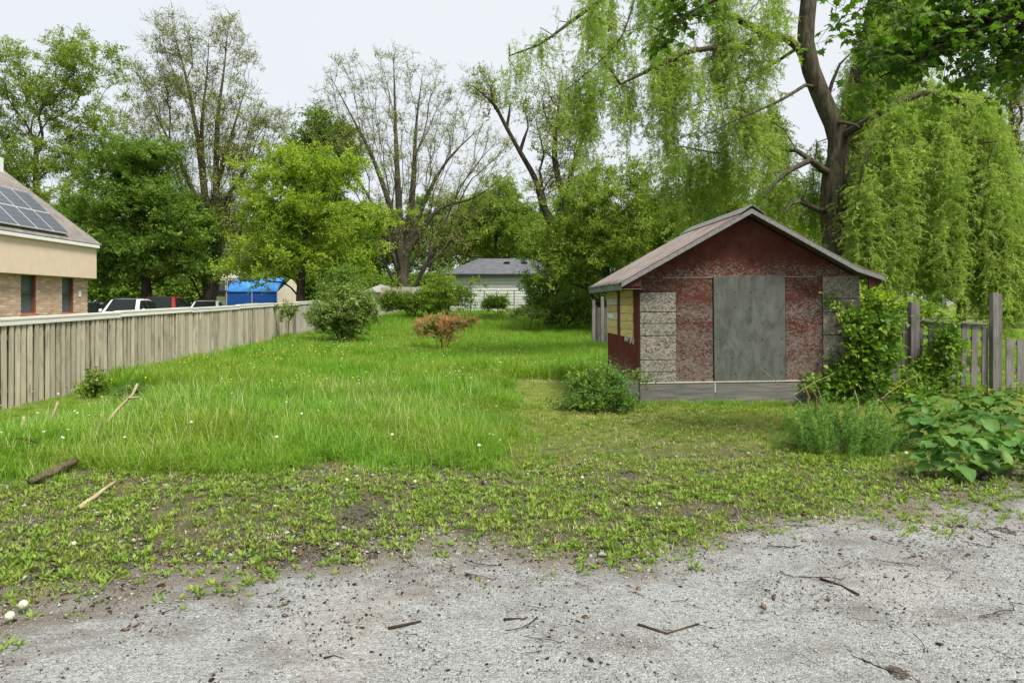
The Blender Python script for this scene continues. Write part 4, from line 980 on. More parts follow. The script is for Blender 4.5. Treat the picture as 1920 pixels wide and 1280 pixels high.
for nm, mt, kw in (('mid', 'lf_mid', dict(nl=60, L=.14, W=.10, rad=.7)), ('spring', 'lf_spring', dict(nl=54, L=.13, W=.095, rad=.7)), ('dark', 'lf_dark', dict(nl=80, L=.16, W=.125, rad=.85, flat=.5)),
                   ('yellow', 'lf_yellow', dict(nl=76, L=.14, W=.105, rad=.75, flat=.5)), ('pale', 'lf_pale', dict(nl=20, L=.13, W=.085, rad=.85, twigs=7, twr=.009))):
    SPR[nm] = [spray('spray_%s_%d' % (nm, k), mt, seed=k * 13 + len(nm), **kw) for k in range(4)]

tree('tree', 'tall light green tree rising behind the brick building at the left edge', (70,), 47, [(40, 130, 60, 75), (105, 130, 60, 80), (175, 140, 55, 85), (30, 260, 90, 100), (150, 260, 75, 95), (80, 390, 110, 90), (-80, 220, 70, 150), (200, 390, 60, 60, .6)], SPR['mid'] + SPR['spring'], 560, 3, .36, bf=.45, shell=.3, scl=(.7, 1.2), clump=5, cs=(.7, .7, .6))
tree('maple_tree', 'dense dark green maple between the brick building and the tall bare tree', (272,), 41, [(270, 340, 80, 80), (220, 420, 85, 75), (320, 400, 80, 80), (300, 490, 100, 55), (200, 500, 70, 50), (250, 290, 50, 45)], SPR['dark'], 380, 3, .30, bark='bark_dark', scl=(.7, 1.15), clump=7, cs=(.8, .8, .28))
tree('tree', 'tallest thinly leafed tree with twin trunks left of the yellow green maple', (396,), 44,
     [(320, 70, 45, 45, 1.2), (350, 130, 60, 60), (425, 70, 30, 45, 1.2), (460, 130, 22, 45), (285, 170, 45, 70), (300, 270, 70, 70), (440, 230, 60, 80), (500, 240, 50, 45), (370, 230, 70, 80, .6), (380, 330, 110, 60), (470, 310, 60, 50), (350, 420, 90, 60, 1.3), (440, 420, 60, 70, 1.2)], SPR['pale'], 780, 2, .40,
     [[(392, 560), (389, 480), (386, 390), (372, 270), (350, 150), (325, 60)], [(398, 555), (407, 470), (405, 350), (408, 230), (420, 130), (427, 55)], [(388, 420), (345, 320), (300, 230), (270, 165)], [(385, 380), (378, 250), (388, 140), (392, 70)], [(406, 350), (435, 250), (462, 160)], [(406, 400), (460, 320), (510, 255)], [(386, 440), (320, 370), (270, 330)]], bf=.85, scl=(.65, 1.15), shell=.2, extra=.1, r0=.010, girth=[.42, .36, .2, .2, .18, .15, .15])
tree('maple_tree', 'bright yellow green maple over the end of the board fence', (566,), 37, [(560, 290, 40, 40), (600, 340, 60, 55), (530, 370, 65, 60), (640, 410, 60, 60), (480, 430, 50, 55), (570, 440, 100, 70), (500, 500, 75, 35), (650, 490, 50, 45), (690, 400, 30, 40, .6)], SPR['yellow'], 460, 3, .22, bark='bark_dark', scl=(.55, 1.), bf=.35, clump=7, cs=(.7, .7, .25))
tree('tree', 'small dark green crown showing behind the yellow green maple', (610,), 56, [(605, 245, 45, 35), (620, 290, 55, 50), (580, 320, 50, 60), (600, 420, 60, 80)], SPR['dark'], 240, 4, .3, bark='bark_dark', scl=(.8, 1.3))
tree('tree', 'broad budding grey tree with many stems left of the garage', (758,), 46,
     [(740, 120, 50, 32), (655, 140, 50, 32), (605, 190, 35, 40, .8), (690, 210, 70, 60), (800, 170, 50, 50), (880, 185, 45, 28), (850, 250, 70, 50), (920, 290, 50, 50, 1.), (620, 250, 45, 40, .7), (760, 290, 110, 80), (660, 290, 60, 60), (870, 370, 80, 55), (740, 420, 90, 70, 1.3), (840, 450, 60, 40, 1.2)], SPR['pale'], 820, 1, .46,
     [[(756, 540), (752, 480), (748, 390), (742, 250), (738, 110)], [(752, 520), (765, 440), (775, 340), (780, 240), (792, 140)], [(752, 490), (735, 400), (700, 300), (655, 210), (620, 145)], [(762, 480), (795, 380), (840, 300), (905, 235)], [(765, 470), (820, 395), (890, 370), (955, 325)], [(748, 510), (722, 430), (680, 350), (640, 290)], [(745, 535), (725, 500), (710, 450)]], bf=.85, scl=(.6, 1.1), shell=.2, extra=.08, r0=.010, girth=[.42, .34, .27, .25, .2, .2, .16])
tree('tree', 'leaning forked tree with a bare limb reaching left over the garage roof', (1036,), 33,
     [(1050, 190, 40, 50), (1040, 270, 45, 55), (1085, 230, 35, 60), (1000, 200, 30, 40, .6), (910, 165, 35, 22, 1.3), (940, 190, 25, 25, .8), (1090, 340, 40, 50), (1030, 360, 40, 40)], SPR['pale'] + SPR['spring'][:1], 230, 2, .36,
     [[(1036, 560), (1036, 500), (1040, 440), (1018, 385), (1003, 335), (975, 285), (950, 240), (925, 195), (885, 160)], [(952, 240), (957, 190)], [(1038, 440), (1060, 380), (1075, 310), (1095, 250)], [(1036, 430), (1022, 380), (1012, 320)], [(1060, 380), (1040, 300), (1045, 220), (1055, 150)], [(975, 285), (990, 240), (1005, 225)]], bark='bark_dark', bf=.5, scl=(.6, 1.), shell=.2, r0=.014, girth=[.33, .07, .24, .12, .15, .08])
tree('tree', 'full mid green tree just left of the red shed roof', (1140,), 30, [(1150, 340, 55, 50), (1110, 420, 70, 65), (1185, 420, 45, 60), (1150, 500, 90, 60), (1070, 490, 55, 50)], SPR['mid'][:2] + SPR['spring'], 300, 4, .2, scl=(.5, .95), clump=6, cs=(.5, .5, .3))
tree('tree', 'young green tree in front of the right end of the garage', (1046,), 34, [(1040, 505, 42, 45), (1075, 545, 50, 40), (1020, 460, 35, 35), (1090, 470, 50, 40)], SPR['spring'][:2] + SPR['mid'][:3], 200, 3, .13, scl=(.5, .9), group='trees around the lot')
tree('tree', 'bushy bright tree behind the shed roof ridge and left of the willow trunk', (1300,), 27, [(1290, 360, 60, 60), (1250, 440, 55, 60), (1350, 430, 70, 70), (1430, 440, 70, 60), (1290, 500, 90, 40), (1420, 380, 60, 60, .7)], SPR['spring'] + SPR['mid'][:2], 420, 3, .2, scl=(.5, .9), clump=5, cs=(.5, .5, .3))
tree('tree', 'bare branched tree beyond the willow at the right edge', (1905,), 38, [(1880, 170, 45, 60), (1920, 260, 50, 80), (1870, 300, 35, 60), (1930, 120, 60, 60), (1900, 400, 50, 60)], SPR['pale'], 300, 2, .34, bf=.5, scl=(.7, 1.1), shell=.2)
tree('tree', 'pale green tree filling the gap beyond the picket fence at the right', (1800,), 42, [(1700, 480, 80, 70), (1800, 500, 90, 70), (1900, 500, 80, 60), (1960, 420, 60, 80), (1620, 470, 60, 70)], SPR['spring'] + SPR['yellow'][:1], 420, 4, .25, scl=(.8, 1.3))
tree('tree', 'rounded green tree above the garage roof ridge', (930,), 58, [(920, 420, 70, 50), (980, 440, 60, 50), (870, 440, 50, 45), (940, 370, 40, 40, .6)], SPR['mid'] + SPR['spring'][:2], 300, 4, .25, scl=(.9, 1.4))
# far wood that reads as one mass behind everything
wb = [(px, 500 - 55 * abs(math.sin(px * .013)), 75, 60 + 30 * abs(math.sin(px * .021))) for px in range(-150, 1400, 70)]
wp = blob_points(wb, 72, 5200, .5, .2); wp = wp[wp[:, 2] > gz(wp[:, 0], wp[:, 1])]
wp2 = blob_points([(px, 470, 90, 80) for px in range(1250, 2300, 90)], 62, 3200, .5, .2)
wp3 = blob_points([(px, 548, 60, 30) for px in range(-200, 1300, 60)], 66, 2600, .4, .2); wp3 = wp3[wp3[:, 2] > gz(wp3[:, 0], wp3[:, 1])]
wp = np.concatenate([wp, wp2, wp3])
tag(scatter('distant_woods', wp, SPR['dark'] + SPR['mid'], (1.1, 2.0), .5), 'mixed green woods far behind the lot', 'woods', kind='stuff')

# ------------------------------------------------------------------ the willow
def strand(name, seed, L=1.15, nl=74):
    """a hanging willow shoot with a few side shoots"""
    r = np.random.default_rng(seed); segs = []; pos = []
    def shoot(p, d, length, n, m):
        for k in range(n):
            d = d + r.normal(size=3) * .12; d[2] -= .35; d = d / np.linalg.norm(d); q = p + d * length / n; segs.append((p.copy(), q.copy()))
            for _ in range(max(1, m // n)): pos.append(p + (q - p) * r.uniform())
            p = q
        return p
    shoot(np.zeros(3), np.array([0, 0, -1.]), L, 7, nl)
    for k in range(7):
        a = r.uniform(0, 6.28); shoot(np.array([0, 0, -L * r.uniform(0, .7)]), np.array([math.cos(a), math.sin(a), .15]), r.uniform(.22, .5), 3, 15)
    pos = np.array(pos); m = len(pos); ld = r.normal(size=(m, 3)) * .6; ld[:, 2] = -r.uniform(.1, 1.1, m); ld /= np.linalg.norm(ld, axis=1)[:, None]
    a = r.normal(size=(m, 3)); side = np.cross(ld, a); side /= np.linalg.norm(side, axis=1)[:, None]
    V, T = leaf_tris(pos, ld, side, np.cross(side, ld), r.uniform(.07, .12, m), r.uniform(.016, .026, m), .1); V2, T2 = thin_tubes(segs, .003)
    return src(name, np.concatenate([V, V2]), np.concatenate([T, T2 + len(V)]), [M['lf_willow'], M['twig_pale']], [0] * len(T) + [1] * len(T2))
STR = [strand('willow_strand_%d' % k, k + 5) for k in range(6)]
def willow():
    Y = 18.5; bx = P(1578, 500, Y); z0 = gzf(bx.x, Y); t = thing('willow_tree', 'huge weeping willow with drooping curtains of leaves behind the red shed', 'tree', (bx.x, Y, z0)); o_ = np.array(t.location)
    limbs = [[(1580, 640), (1574, 560), (1570, 470), (1563, 400), (1566, 330), (1572, 260), (1548, 200), (1520, 130), (1510, 80), (1516, 0), (1530, -120), (1560, -260)],
             [(1520, 130), (1498, 90), (1475, 72), (1435, 65), (1390, 40), (1340, 20, -.6), (1290, 30, -1.), (1240, 60, -1.2)],
             [(1572, 275), (1590, 200, .6), (1612, 110, .8), (1626, 60, .9), (1634, 15, .9), (1650, -80, .8), (1700, -200, .5)],
             [(1566, 345), (1520, 300, -.4), (1480, 320, -.6), (1450, 345, -.7), (1432, 370, -.8)],
             [(1563, 400), (1530, 392, -.3), (1500, 378, -.5), (1484, 382, -.6), (1470, 400, -.7)], [(1500, 378, -.5), (1510, 366, -.5)],
             [(1572, 260), (1620, 230, -.8), (1670, 200, -1.4), (1730, 175, -1.6), (1790, 185, -1.6), (1840, 230, -1.4)], [(1572, 250), (1640, 215, .8), (1720, 190, 1.4), (1800, 215, 1.6)],
             [(1545, 195), (1575, 120, -.3), (1600, 95, -.4)], [(1560, 225), (1605, 235, -.9), (1612, 240, -1.)],
             [(1435, 65), (1380, 90, -.8), (1300, 95, -1.2), (1200, 140, -1.4), (1130, 175, -1.4)], [(1516, 0), (1440, -60, -.5), (1330, -70, -1.), (1200, -40, -1.4), (1100, 20, -1.6), (1010, 85, -1.8), (955, 105, -1.9)],
             [(1510, 80), (1450, 120, .8), (1380, 160, 1.2), (1300, 200, 1.4)], [(1525, 150), (1460, 190, -.9), (1390, 220, -1.2), (1330, 250, -1.3)], [(1200, -40, -1.4), (1170, 60, -1.5), (1130, 110, -1.5), (1060, 170, -1.6)]]
    Ls = [[np.array(P(q[0], q[1], Y + (q[2] if len(q) > 2 else 0))) for q in l] for l in limbs]; Ls[0][0] = np.array((bx.x, Y, z0 - .1))
    # where curtains start: (px0, px1, py top at both ends, hang in px min,max, count, dY range)
    tops = []; hang = []
    def curtain(px0, px1, pt0, pt1, h0, h1, n, y0, y1, floor=585, per=7):
        for _ in range(max(1, n // per)):
            s = random.random(); pxc = px0 + (px1 - px0) * s; pyc = pt0 + (pt1 - pt0) * s + random.gauss(0, 12); dc = random.uniform(y0, y1); hc = random.uniform(h0, h1)
            for _ in range(per):
                px = pxc + random.gauss(0, 9); py = pyc + random.gauss(0, 12); dy = dc + random.gauss(0, .14); p = P(px, py, Y + dy)
                h = hc * random.uniform(.7, 1.1) * (Y + dy) / F; zf = P(px, floor + random.uniform(-25, 12), Y + dy).z; tops.append(p); hang.append(min(h, p.z - zf))
    # right dome
    dome = [(1612, 330), (1635, 250), (1675, 190), (1730, 165), (1790, 155), (1838, 178), (1872, 245), (1896, 330), (1912, 420)]
    for (a, b) in zip(dome[:-1], dome[1:]): curtain(a[0], b[0], a[1], b[1], 120, 420, 42, -1.9, .8)
    for (a, b) in zip(dome[:-1], dome[1:]): curtain(a[0], b[0], a[1] + 8, b[1] + 8, 25, 110, 42, -2., .9)
    for (a, b) in zip(dome[:-1], dome[1:]): curtain(a[0], b[0], a[1] + 90, b[1] + 90, 130, 360, 28, -2.2, -1.)
    curtain(1625, 1890, 420, 420, 60, 165, 60, -1.4, .5)
    curtain(1880, 1960, 430, 430, 40, 130, 40, -1., 1.)
    # middle curtains round the trunk
    curtain(1590, 1700, 260, 240, 60, 260, 46, 1., 2.6); curtain(1430, 1560, 330, 340, 40, 150, 40, .8, 2.4); curtain(1625, 1690, 330, 250, 100, 280, 26, -.5, 1.2); curtain(1580, 1680, 110, 30, 60, 180, 20, .5, 1.6); curtain(1640, 1740, 0, -40, 60, 230, 84, -.6, 1.5); curtain(1590, 1700, 170, 100, 60, 230, 120, .2, 1.8)
    curtain(1235, 1470, 215, 225, 60, 200, 80, -1.2, 1.); curtain(1250, 1480, 300, 290, 60, 150, 60, .2, 1.4)
    curtain(1400, 1560, 210, 270, 40, 130, 40, .3, 1.4)
    # airy upper left
    curtain(1200, 1460, 60, 40, 40, 170, 70, -1.6, .4); curtain(1110, 1330, -20, -50, 50, 180, 44, -1.7, .6); curtain(1330, 1480, -60, -40, 60, 150, 44, -1.2, .8)
    curtain(1125, 1300, 185, 105, 50, 170, 36, -1.6, -.9); curtain(1050, 1200, 170, 60, 40, 150, 42, -1.8, -1.1); curtain(955, 1110, 105, 15, 20, 80, 49, -2., -1.6, per=4)
    curtain(1060, 1180, 230, 190, 50, 150, 16, -1.6, -.8); curtain(1240, 1420, 110, 110, 30, 130, 44, -1.2, .6)
    tp = np.array([list(p) for p in tops]); sel = tp[::5]
    pos, par, tips, nf = grow(Ls, sel, .2, .5, upc=.1, lift=.15)
    V, T, rad = tube_tree(pos, par, .40, .011, 1.5)
    # traced limbs keep the girth they have in the photo
    mf = np.zeros(nf); g = [.35, .12, .20, .10, .08, .05, .10, .09,   .05, .05, .05, .035, .05, .05, .025]; i0 = 0
    for l, gg in zip(Ls, g):
        n = len(resample(l, .4)) - (0 if i0 == 0 else 1); end = .45 if gg > .1 else .35
        mf[i0:i0 + n] = gg * np.linspace(1, end, n); i0 += n
    V, T, rad = tube_tree(pos, par, .40, .011, 1.5, mf, nf)
    link('trunk', np_mesh('trunk', V - o_, T, M['bark_willow'], smooth=True), t)
    pts = []; rot = []; idx = []
    for p, h in zip(tops, hang):
        q = Vector(p); tx, ty = random.gauss(0, .2), random.gauss(0, .2); yaw = random.uniform(0, 6.28); k = 0
        while h > .1 and k < 9:
            pts.append(tuple(q)); s = min(1., h / 1.05); rot.append((tx, ty, yaw)); idx.append(s); q = q + Vector((ty * -.9 * math.cos(yaw) * s, tx * .9 * math.sin(yaw) * s, -1.0 * s)); tx *= .5; ty *= .5; h -= 1.0; k += 1
            if random.random() < .5: pts.append((q.x + random.gauss(0, .14), q.y + random.gauss(0, .14), q.z + random.uniform(0, .8))); rot.append((random.gauss(0, .15), random.gauss(0, .15), yaw)); idx.append(s)
    scatter('crown', pts, STR, np.array(idx) * rng.uniform(.8, 1.15, len(idx)), 0, np.array(rot), t, o_)
willow()

# maple bough overhead at the top right, its trunk stands outside the frame
def maple_leaf():
    a = [(0, 0), (.16, .02), (.42, -.12), (.36, .10), (.62, .28), (.40, .36), (.30, .34), (.34, .62), (.18, .60), (0, 1.)]
    pts = a + [(-x, y) for x, y in a[-2:0:-1]]; V = [(x * .095, y * .095, -.035 * abs(x) - .03 * y * y + .01 * math.sin(9 * x)) for x, y in pts]; c = len(V); V.append((0, .05, .004))
    return np.array(V, float), np.array([(c, i, (i + 1) % c) for i in range(c)])
def maple_spray(name, seed, nl=11):
    r = np.random.default_rng(seed); V0, T0 = maple_leaf(); VV = []; TT = []; off = 0; segs = []; p = np.zeros(3); d = np.array([.4, .2, .25])
    for k in range(nl):
        if k % 3 == 0:
            q = p + d * .16; segs.append((p.copy(), q.copy())); p = q; d = d + r.normal(size=3) * .25
        an = r.uniform(0, 6.28); e = p + np.array([math.cos(an), math.sin(an), r.uniform(-.5, .3)]) * r.uniform(.06, .13); segs.append((p.copy(), e))
        rm = np.array((Matrix.Rotation(an - math.pi / 2, 3, 'Z') @ Matrix.Rotation(r.normal(-.35, .45), 3, 'X') @ Matrix.Rotation(r.normal(0, .4), 3, 'Y')))
        V = (V0 * r.uniform(.75, 1.25)) @ rm.T + e; VV.append(V); TT.append(T0 + off); off += len(V)
    V2, T2 = thin_tubes(segs, .004); nT = sum(len(q) for q in TT)
    return src(name, np.concatenate(VV + [V2]), np.concatenate(TT + [T2 + off]), [M['lf_maple'], M['twig']], [0] * nT + [1] * len(T2))
MSP = [maple_spray('maple_spray_%d' % k, k + 3) for k in range(5)]
def overhead():
    Y = 7.2; rx, ry = 8.6, 5.6; t = thing('maple_tree', 'dark green maple boughs hanging in from the top right corner', 'tree', (rx, ry, 0)); o_ = np.array(t.location)
    blobs = [(1870, 40, 60, 40, 1.2), (1790, 50, 70, 45, 1.2), (1730, 110, 55, 40), (1660, 130, 50, 30, 1.), (1830, 120, 45, 35, .8), (1700, 40, 40, 40, .5), (1610, 25, 35, 25, .5), (1640, 60, 25, 20, .4), (1300, 20, 45, 18, 1.1), (1270, 55, 25, 20, .9), (1340, -25, 40, 15, .6), (1950, 60, 70, 60), (1900, 150, 20, 15, .4), (1680, -50, 60, 30, .6), (1840, -80, 90, 60, .7)]
    tg = blob_points(blobs, Y, 125, .8, .1)
    L = [[(rx, ry, -.1), (rx, ry, 2), (rx - .2, ry + .1, 4), (rx - .3, ry + .3, 6), (rx - .2, ry + .4, 9)],
         [(rx - .2, ry + .1, 4.0)] + [tuple(P(px, py, Y + d)) for px, py, d in ((2080, 10, -.8), (1960, 0, -.3), (1880, 15, 0), (1800, 55, 0), (1720, 110, .1), (1650, 145, .2))],
         [(rx - .3, ry + .3, 5.0)] + [tuple(P(px, py, Y + d)) for px, py, d in ((1950, -100, -.4), (1750, -80, 0), (1550, -60, .2), (1400, -25, .3), (1280, 30, .4))]]
    pos, par, tips, nf = grow([[np.array(p, float) for p in l] for l in L], tg, .3, .3, upc=.2, wob=.03)
    V, T, rad = tube_tree(pos, par, .26, .006, 1.3); link('trunk', np_mesh('trunk', V - o_, T, M['bark_dark'], smooth=True), t)
    b = pos[tips]; pts = np.concatenate([b] + [b + rng.normal(0, .16, b.shape) for _ in range(1)])
    scatter('crown', pts, MSP, (.7, 1.1), .45, None, t, o_)
overhead()

# ------------------------------------------------------------------ shrubs and herbs
def plant(name, label, base, blobs, srcs, n, per=2, Y=None, Rr=.03, bark='bark_dark', cat='shrub', scl=(.6, 1.1), jit=.1, depth=.9, group=None, shell=.4, r0=.006, stems=4, zmin=.04, tilt=.5):
    g = G(*base) if Y is None else P(base[0], base[1], Y)
    Yb = g.y; z0 = gzf(g.x, Yb); t = thing(name, label, cat, (g.x, Yb, z0), group); o_ = np.array(t.location)
    tg = blob_points(blobs, Yb, n, depth, shell); tg = tg[tg[:, 2] > z0 + .08]
    c = tg.mean(0); L = [[np.array((g.x, Yb, z0 - .05)), np.array((g.x + (c[0] - g.x) * .3, Yb, z0 + (c[2] - z0) * .4))]]
    for k in range(stems - 1):
        a = random.uniform(0, 6.28); L.append([np.array((g.x + .06 * math.cos(a), Yb + .06 * math.sin(a), z0 - .03)), np.array((g.x + (c[0] - g.x) * .4 + .25 * math.cos(a), Yb + .25 * math.sin(a), z0 + (c[2] - z0) * .5))])
    pos, par, tips, nf = grow(L, tg, .5, .15, upc=.5, wob=.02)
    V, T, rad = tube_tree(pos, par, Rr, r0, 1.1); link('stems', np_mesh('stems', V - o_, T, M[bark], smooth=True), t)
    b = pos[tips]; pts = np.concatenate([b] + [b + rng.normal(0, jit, b.shape) for _ in range(per - 1)])
    pts[:, 2] = np.maximum(pts[:, 2], gz(pts[:, 0], pts[:, 1]) + zmin)
    scatter('foliage', pts, srcs, scl, tilt, None, t, o_); return t
def kit(nm, mt, k=4, **kw): SPR[nm] = [spray('spray_%s_%d' % (nm, q), mt, seed=q * 7 + 3 + len(nm), **kw) for q in range(k)]
kit('shrub', 'lf_shrub', nl=36, L=.085, W=.055, rad=.32, twr=.003)
kit('shrubdark', 'lf_mid', nl=40, L=.09, W=.06, rad=.32, twr=.003)
kit('vine', 'lf_vine', nl=24, L=.12, W=.085, rad=.30, twr=.003, droop=.15)
kit('fern', 'lf_herb', nl=60, L=.07, W=.03, rad=.28, twr=.003, flat=.2)
kit('orange', 'lf_orange', nl=40, L=.07, W=.035, rad=.24, twr=.003, upb=.6)
kit('herb', 'lf_herb', nl=54, L=.11, W=.02, rad=.42, twigs=4, twr=.003, upb=1.6)
kit('weedy', 'weed', nl=24, L=.10, W=.05, rad=.22, twr=.002, upb=.5)
plant('viburnum_shrub', 'large pale leafed shrub leaning over the far end of the board fence', (640, 638), [(640, 590, 44, 30), (603, 597, 20, 24), (676, 574, 26, 24), (650, 620, 32, 12), (645, 556, 30, 16, .7), (694, 590, 12, 14, .6), (585, 588, 6, 6, .4)], SPR['shrub'] + SPR['shrubdark'][:1], 230, 3, Y=24.5, Rr=.05, scl=(.6, 1.05), jit=.15)
plant('round_shrub', 'rounded green shrub standing behind the pale leafed shrub', (640, 600), [(640, 528, 26, 20), (620, 550, 18, 18), (655, 545, 22, 22)], SPR['fern'] + SPR['shrubdark'][:2], 190, 3, Y=27.5, Rr=.05, scl=(.7, 1.2), jit=.14)
plant('sapling', 'thin leafy sapling standing against the board fence', (541, 640), [(538, 590, 16, 16), (552, 575, 8, 12, .6), (530, 572, 10, 8, .6)], SPR['weedy'] + SPR['vine'][:1], 26, 2, Y=25.8, Rr=.02, stems=1, scl=(.6, 1.))
plant('orange_shrub', 'small orange tinted shrub alone in the middle of the field', (828, 647), [(830, 612, 38, 13, 1.4), (796, 610, 18, 11), (866, 605, 18, 8), (886, 602, 8, 5, .7), (830, 630, 22, 12, .6), (790, 622, 10, 8, .6)], SPR['orange'] * 2 + SPR['shrub'][:2], 120, 4, Y=21.5, Rr=.03, scl=(.4, .8), jit=.12)
plant('shrub', 'dark green lacy bush at the front left corner of the red shed', (1118, 764), [(1118, 742, 34, 16), (1090, 746, 16, 14), (1150, 742, 16, 16), (1135, 716, 12, 12, .7), (1100, 724, 10, 8, .6), (1158, 722, 8, 8, .5), (1105, 756, 34, 6), (1076, 752, 8, 8, .5)], SPR['fern'] + SPR['fern'] + SPR['shrubdark'][:1], 110, 3, Y=10.9, Rr=.02, scl=(.5, 1.05), jit=.14)
plant('vine_bush', 'leafy vine mass climbing the right corner of the red shed', (1610, 738), [(1628, 630, 22, 28), (1612, 668, 24, 30), (1650, 655, 24, 36), (1575, 714, 30, 12), (1620, 705, 40, 24), (1672, 612, 20, 12, .8), (1590, 592, 10, 14, .6), (1655, 592, 22, 6, .8), (1545, 728, 40, 6), (1570, 580, 8, 4, .5)], SPR['vine'], 130, 3, Y=11.3, Rr=.03, scl=(.6, 1.05), jit=.12, depth=.4)
plant('vine_bush', 'vine tuft scrambling over the picket fence between its two posts', (1762, 738), [(1762, 660, 26, 30), (1750, 690, 30, 25), (1778, 640, 18, 18), (1790, 605, 22, 10, .7), (1740, 715, 45, 14)], SPR['vine'], 36, 3, Y=12.1, Rr=.015, scl=(.6, 1.), jit=.1, depth=.5)
def herb_stem(name, seed):
    r = np.random.default_rng(seed); H = .55; n = 46; f = np.sort(r.uniform(.1, 1, n)) ; bx, by = r.normal(0, .05, 2); pos = np.stack([bx * f * f, by * f * f, f * H], 1); a = r.uniform(0, 6.28, n)
    ld = np.stack([np.cos(a), np.sin(a), r.uniform(.3, 1.1, n)], 1); ld /= np.linalg.norm(ld, axis=1)[:, None]; side = np.stack([-np.sin(a), np.cos(a), np.zeros(n)], 1)
    V, T = leaf_tris(pos, ld, side, np.cross(side, ld), (.11 * (1.15 - .75 * f)) * r.uniform(.7, 1.2, n), .017, .1); k = np.linspace(0, 1, 5); q = np.stack([bx * k * k, by * k * k, k * H - .02], 1); V2, T2 = thin_tubes(list(zip(q[:-1], q[1:])), .004)
    return src(name, np.concatenate([V, V2]), np.concatenate([T, T2 + len(V)]), [M['lf_herb'], M['lf_herb']])
HST = [herb_stem('herb_stem_%d' % k, k) for k in range(5)]
g = G(1612, 862); hc = thing('herb_clump', 'tall feathery green herb clump right of the shed front', 'plant', g)
an = rng.uniform(0, 6.283, 170); rr_ = np.sqrt(rng.uniform(0, 1, 170)) * rng.uniform(.8, 1.3, 170); x = g.x + np.cos(an) * rr_ * .58; y = g.y + .42 + np.sin(an) * rr_ * .45
scatter('stems', np.stack([x, y, gz(x, y)], 1), HST, (1.25 - .55 * rr_) * rng.uniform(.55, 1.15, 170), 0, np.stack([np.sin(an) * -rr_ * .28 + rng.normal(0, .16, 170), np.cos(an) * rr_ * .28 + rng.normal(0, .16, 170), rng.uniform(-.2, .2, 170)], 1), hc, np.array(g))
plant('shrub', 'low leafy shrub against the left board fence', (178, 742), [(180, 715, 14, 12), (172, 732, 18, 8), (190, 725, 10, 8)], SPR['weedy'], 26, 2, Y=12.4, Rr=.012, stems=3, scl=(.6, 1.), jit=.06)
plant('shrub', 'small dark bushy weed in the grass below the fence shrub', (244, 757), [(244, 742, 20, 10)], SPR['fern'], 30, 2, Y=11.6, Rr=.01, stems=3, scl=(.5, .8), jit=.05)
plant('hedge', 'low dense hedge running left of the garage', (770, 585), [(732, 566, 24, 14), (772, 566, 40, 15), (815, 568, 30, 14)], SPR['shrubdark'] + SPR['vine'][:1], 220, 4, Y=38.5, Rr=.05, scl=(.7, 1.1), jit=.16, cat='hedge')
plant('shrub', 'tall bright bush with arching branches at the left corner of the garage', (835, 582), [(835, 545, 34, 28), (810, 560, 26, 20), (860, 560, 30, 18), (825, 515, 16, 14, .7), (880, 528, 20, 5, .5)], SPR['mid'] + SPR['yellow'][:1], 130, 2, Y=36, Rr=.06, scl=(.35, .7), jit=.2)
plant('shrub', 'dark low shrub in front of the wire fence', (935, 582), [(935, 570, 20, 10), (915, 572, 12, 8)], SPR['shrubdark'], 70, 3, Y=38, Rr=.03, scl=(.7, 1.1), jit=.12)
plant('shrub', 'overgrown thicket under the young tree right of the garage', (1060, 600), [(1060, 575, 60, 22), (1010, 580, 25, 18), (1100, 585, 40, 22), (1000, 540, 22, 35, .8)], SPR['shrubdark'] + SPR['vine'] + SPR['shrub'][:2], 220, 3, Y=31, Rr=.05, scl=(.7, 1.2), jit=.2)
plant('shrub', 'pale flowering bushlet at the far edge of the field grass', (990, 592), [(985, 586, 22, 7), (1010, 590, 18, 6), (960, 590, 12, 5)], SPR['shrub'], 50, 2, Y=30, Rr=.02, scl=(.5, .9))
plant('vine_bush', 'sunlit leaves behind the picket fence near the tall post', (1680, 600), [(1680, 590, 40, 20), (1740, 585, 30, 16), (1640, 560, 20, 25)], SPR['vine'] + SPR['yellow'][:1], 70, 2, Y=14.2, Rr=.02, scl=(.4, .7), jit=.12)

plant('undergrowth', 'dark tangled undergrowth at the foot of the picket fence by the vine mass', (1690, 748), [(1690, 735, 50, 12), (1650, 745, 40, 12), (1720, 742, 40, 12)], SPR['vine'][:2] + SPR['weedy'], 70, 2, Y=11.5, Rr=.01, scl=(.5, .9), jit=.1, cat='plants')
plant('undergrowth', 'low green undergrowth below the tallest fence post', (1850, 752), [(1830, 742, 45, 12), (1880, 745, 50, 10), (1930, 748, 40, 10)], SPR['weedy'] + SPR['vine'][:1], 70, 2, Y=11.7, Rr=.01, scl=(.5, .9), jit=.1, cat='plants')
# burdock: each big leaf its own part
def burdock_leaf(name, seed):
    r = random.Random(seed); b = MB(); n = 12; rows = 6; V = []; 
    for i_ in range(rows + 1):
        s = i_ / rows; wdt = (math.sin(math.pi * min(1, s * .92 + .10)) ** .75) * .42 * (1.08 - .25 * s)
        for k in range(5):
            u = (k - 2) / 2; ruf = .035 * math.sin(s * 9 + u * 3 + seed) * abs(u)
            V.append((u * wdt * r.uniform(.86, 1.12) + .03 * math.sin(s * 5 + seed), s - (.10 * abs(u) if i_ == 0 else 0) + r.uniform(-.03, .03) * abs(u), .12 * abs(u) - .36 * s * s + .08 * s + ruf * 1.6 + r.uniform(-.02, .02)))
    F_ = [(i_ * 5 + k, i_ * 5 + k + 1, (i_ + 1) * 5 + k + 1, (i_ + 1) * 5 + k) for i_ in range(rows) for k in range(4)]
    b.add(V, F_, 0); b.tube([(0, .02, -.01), (0, -.25, -.08), (0, -.5, -.3)], .018, 4, 1); return b.mesh(name, [M['lf_burdock'], M['lf_herb']], True)
BL = [burdock_leaf('leaf', k) for k in range(5)]
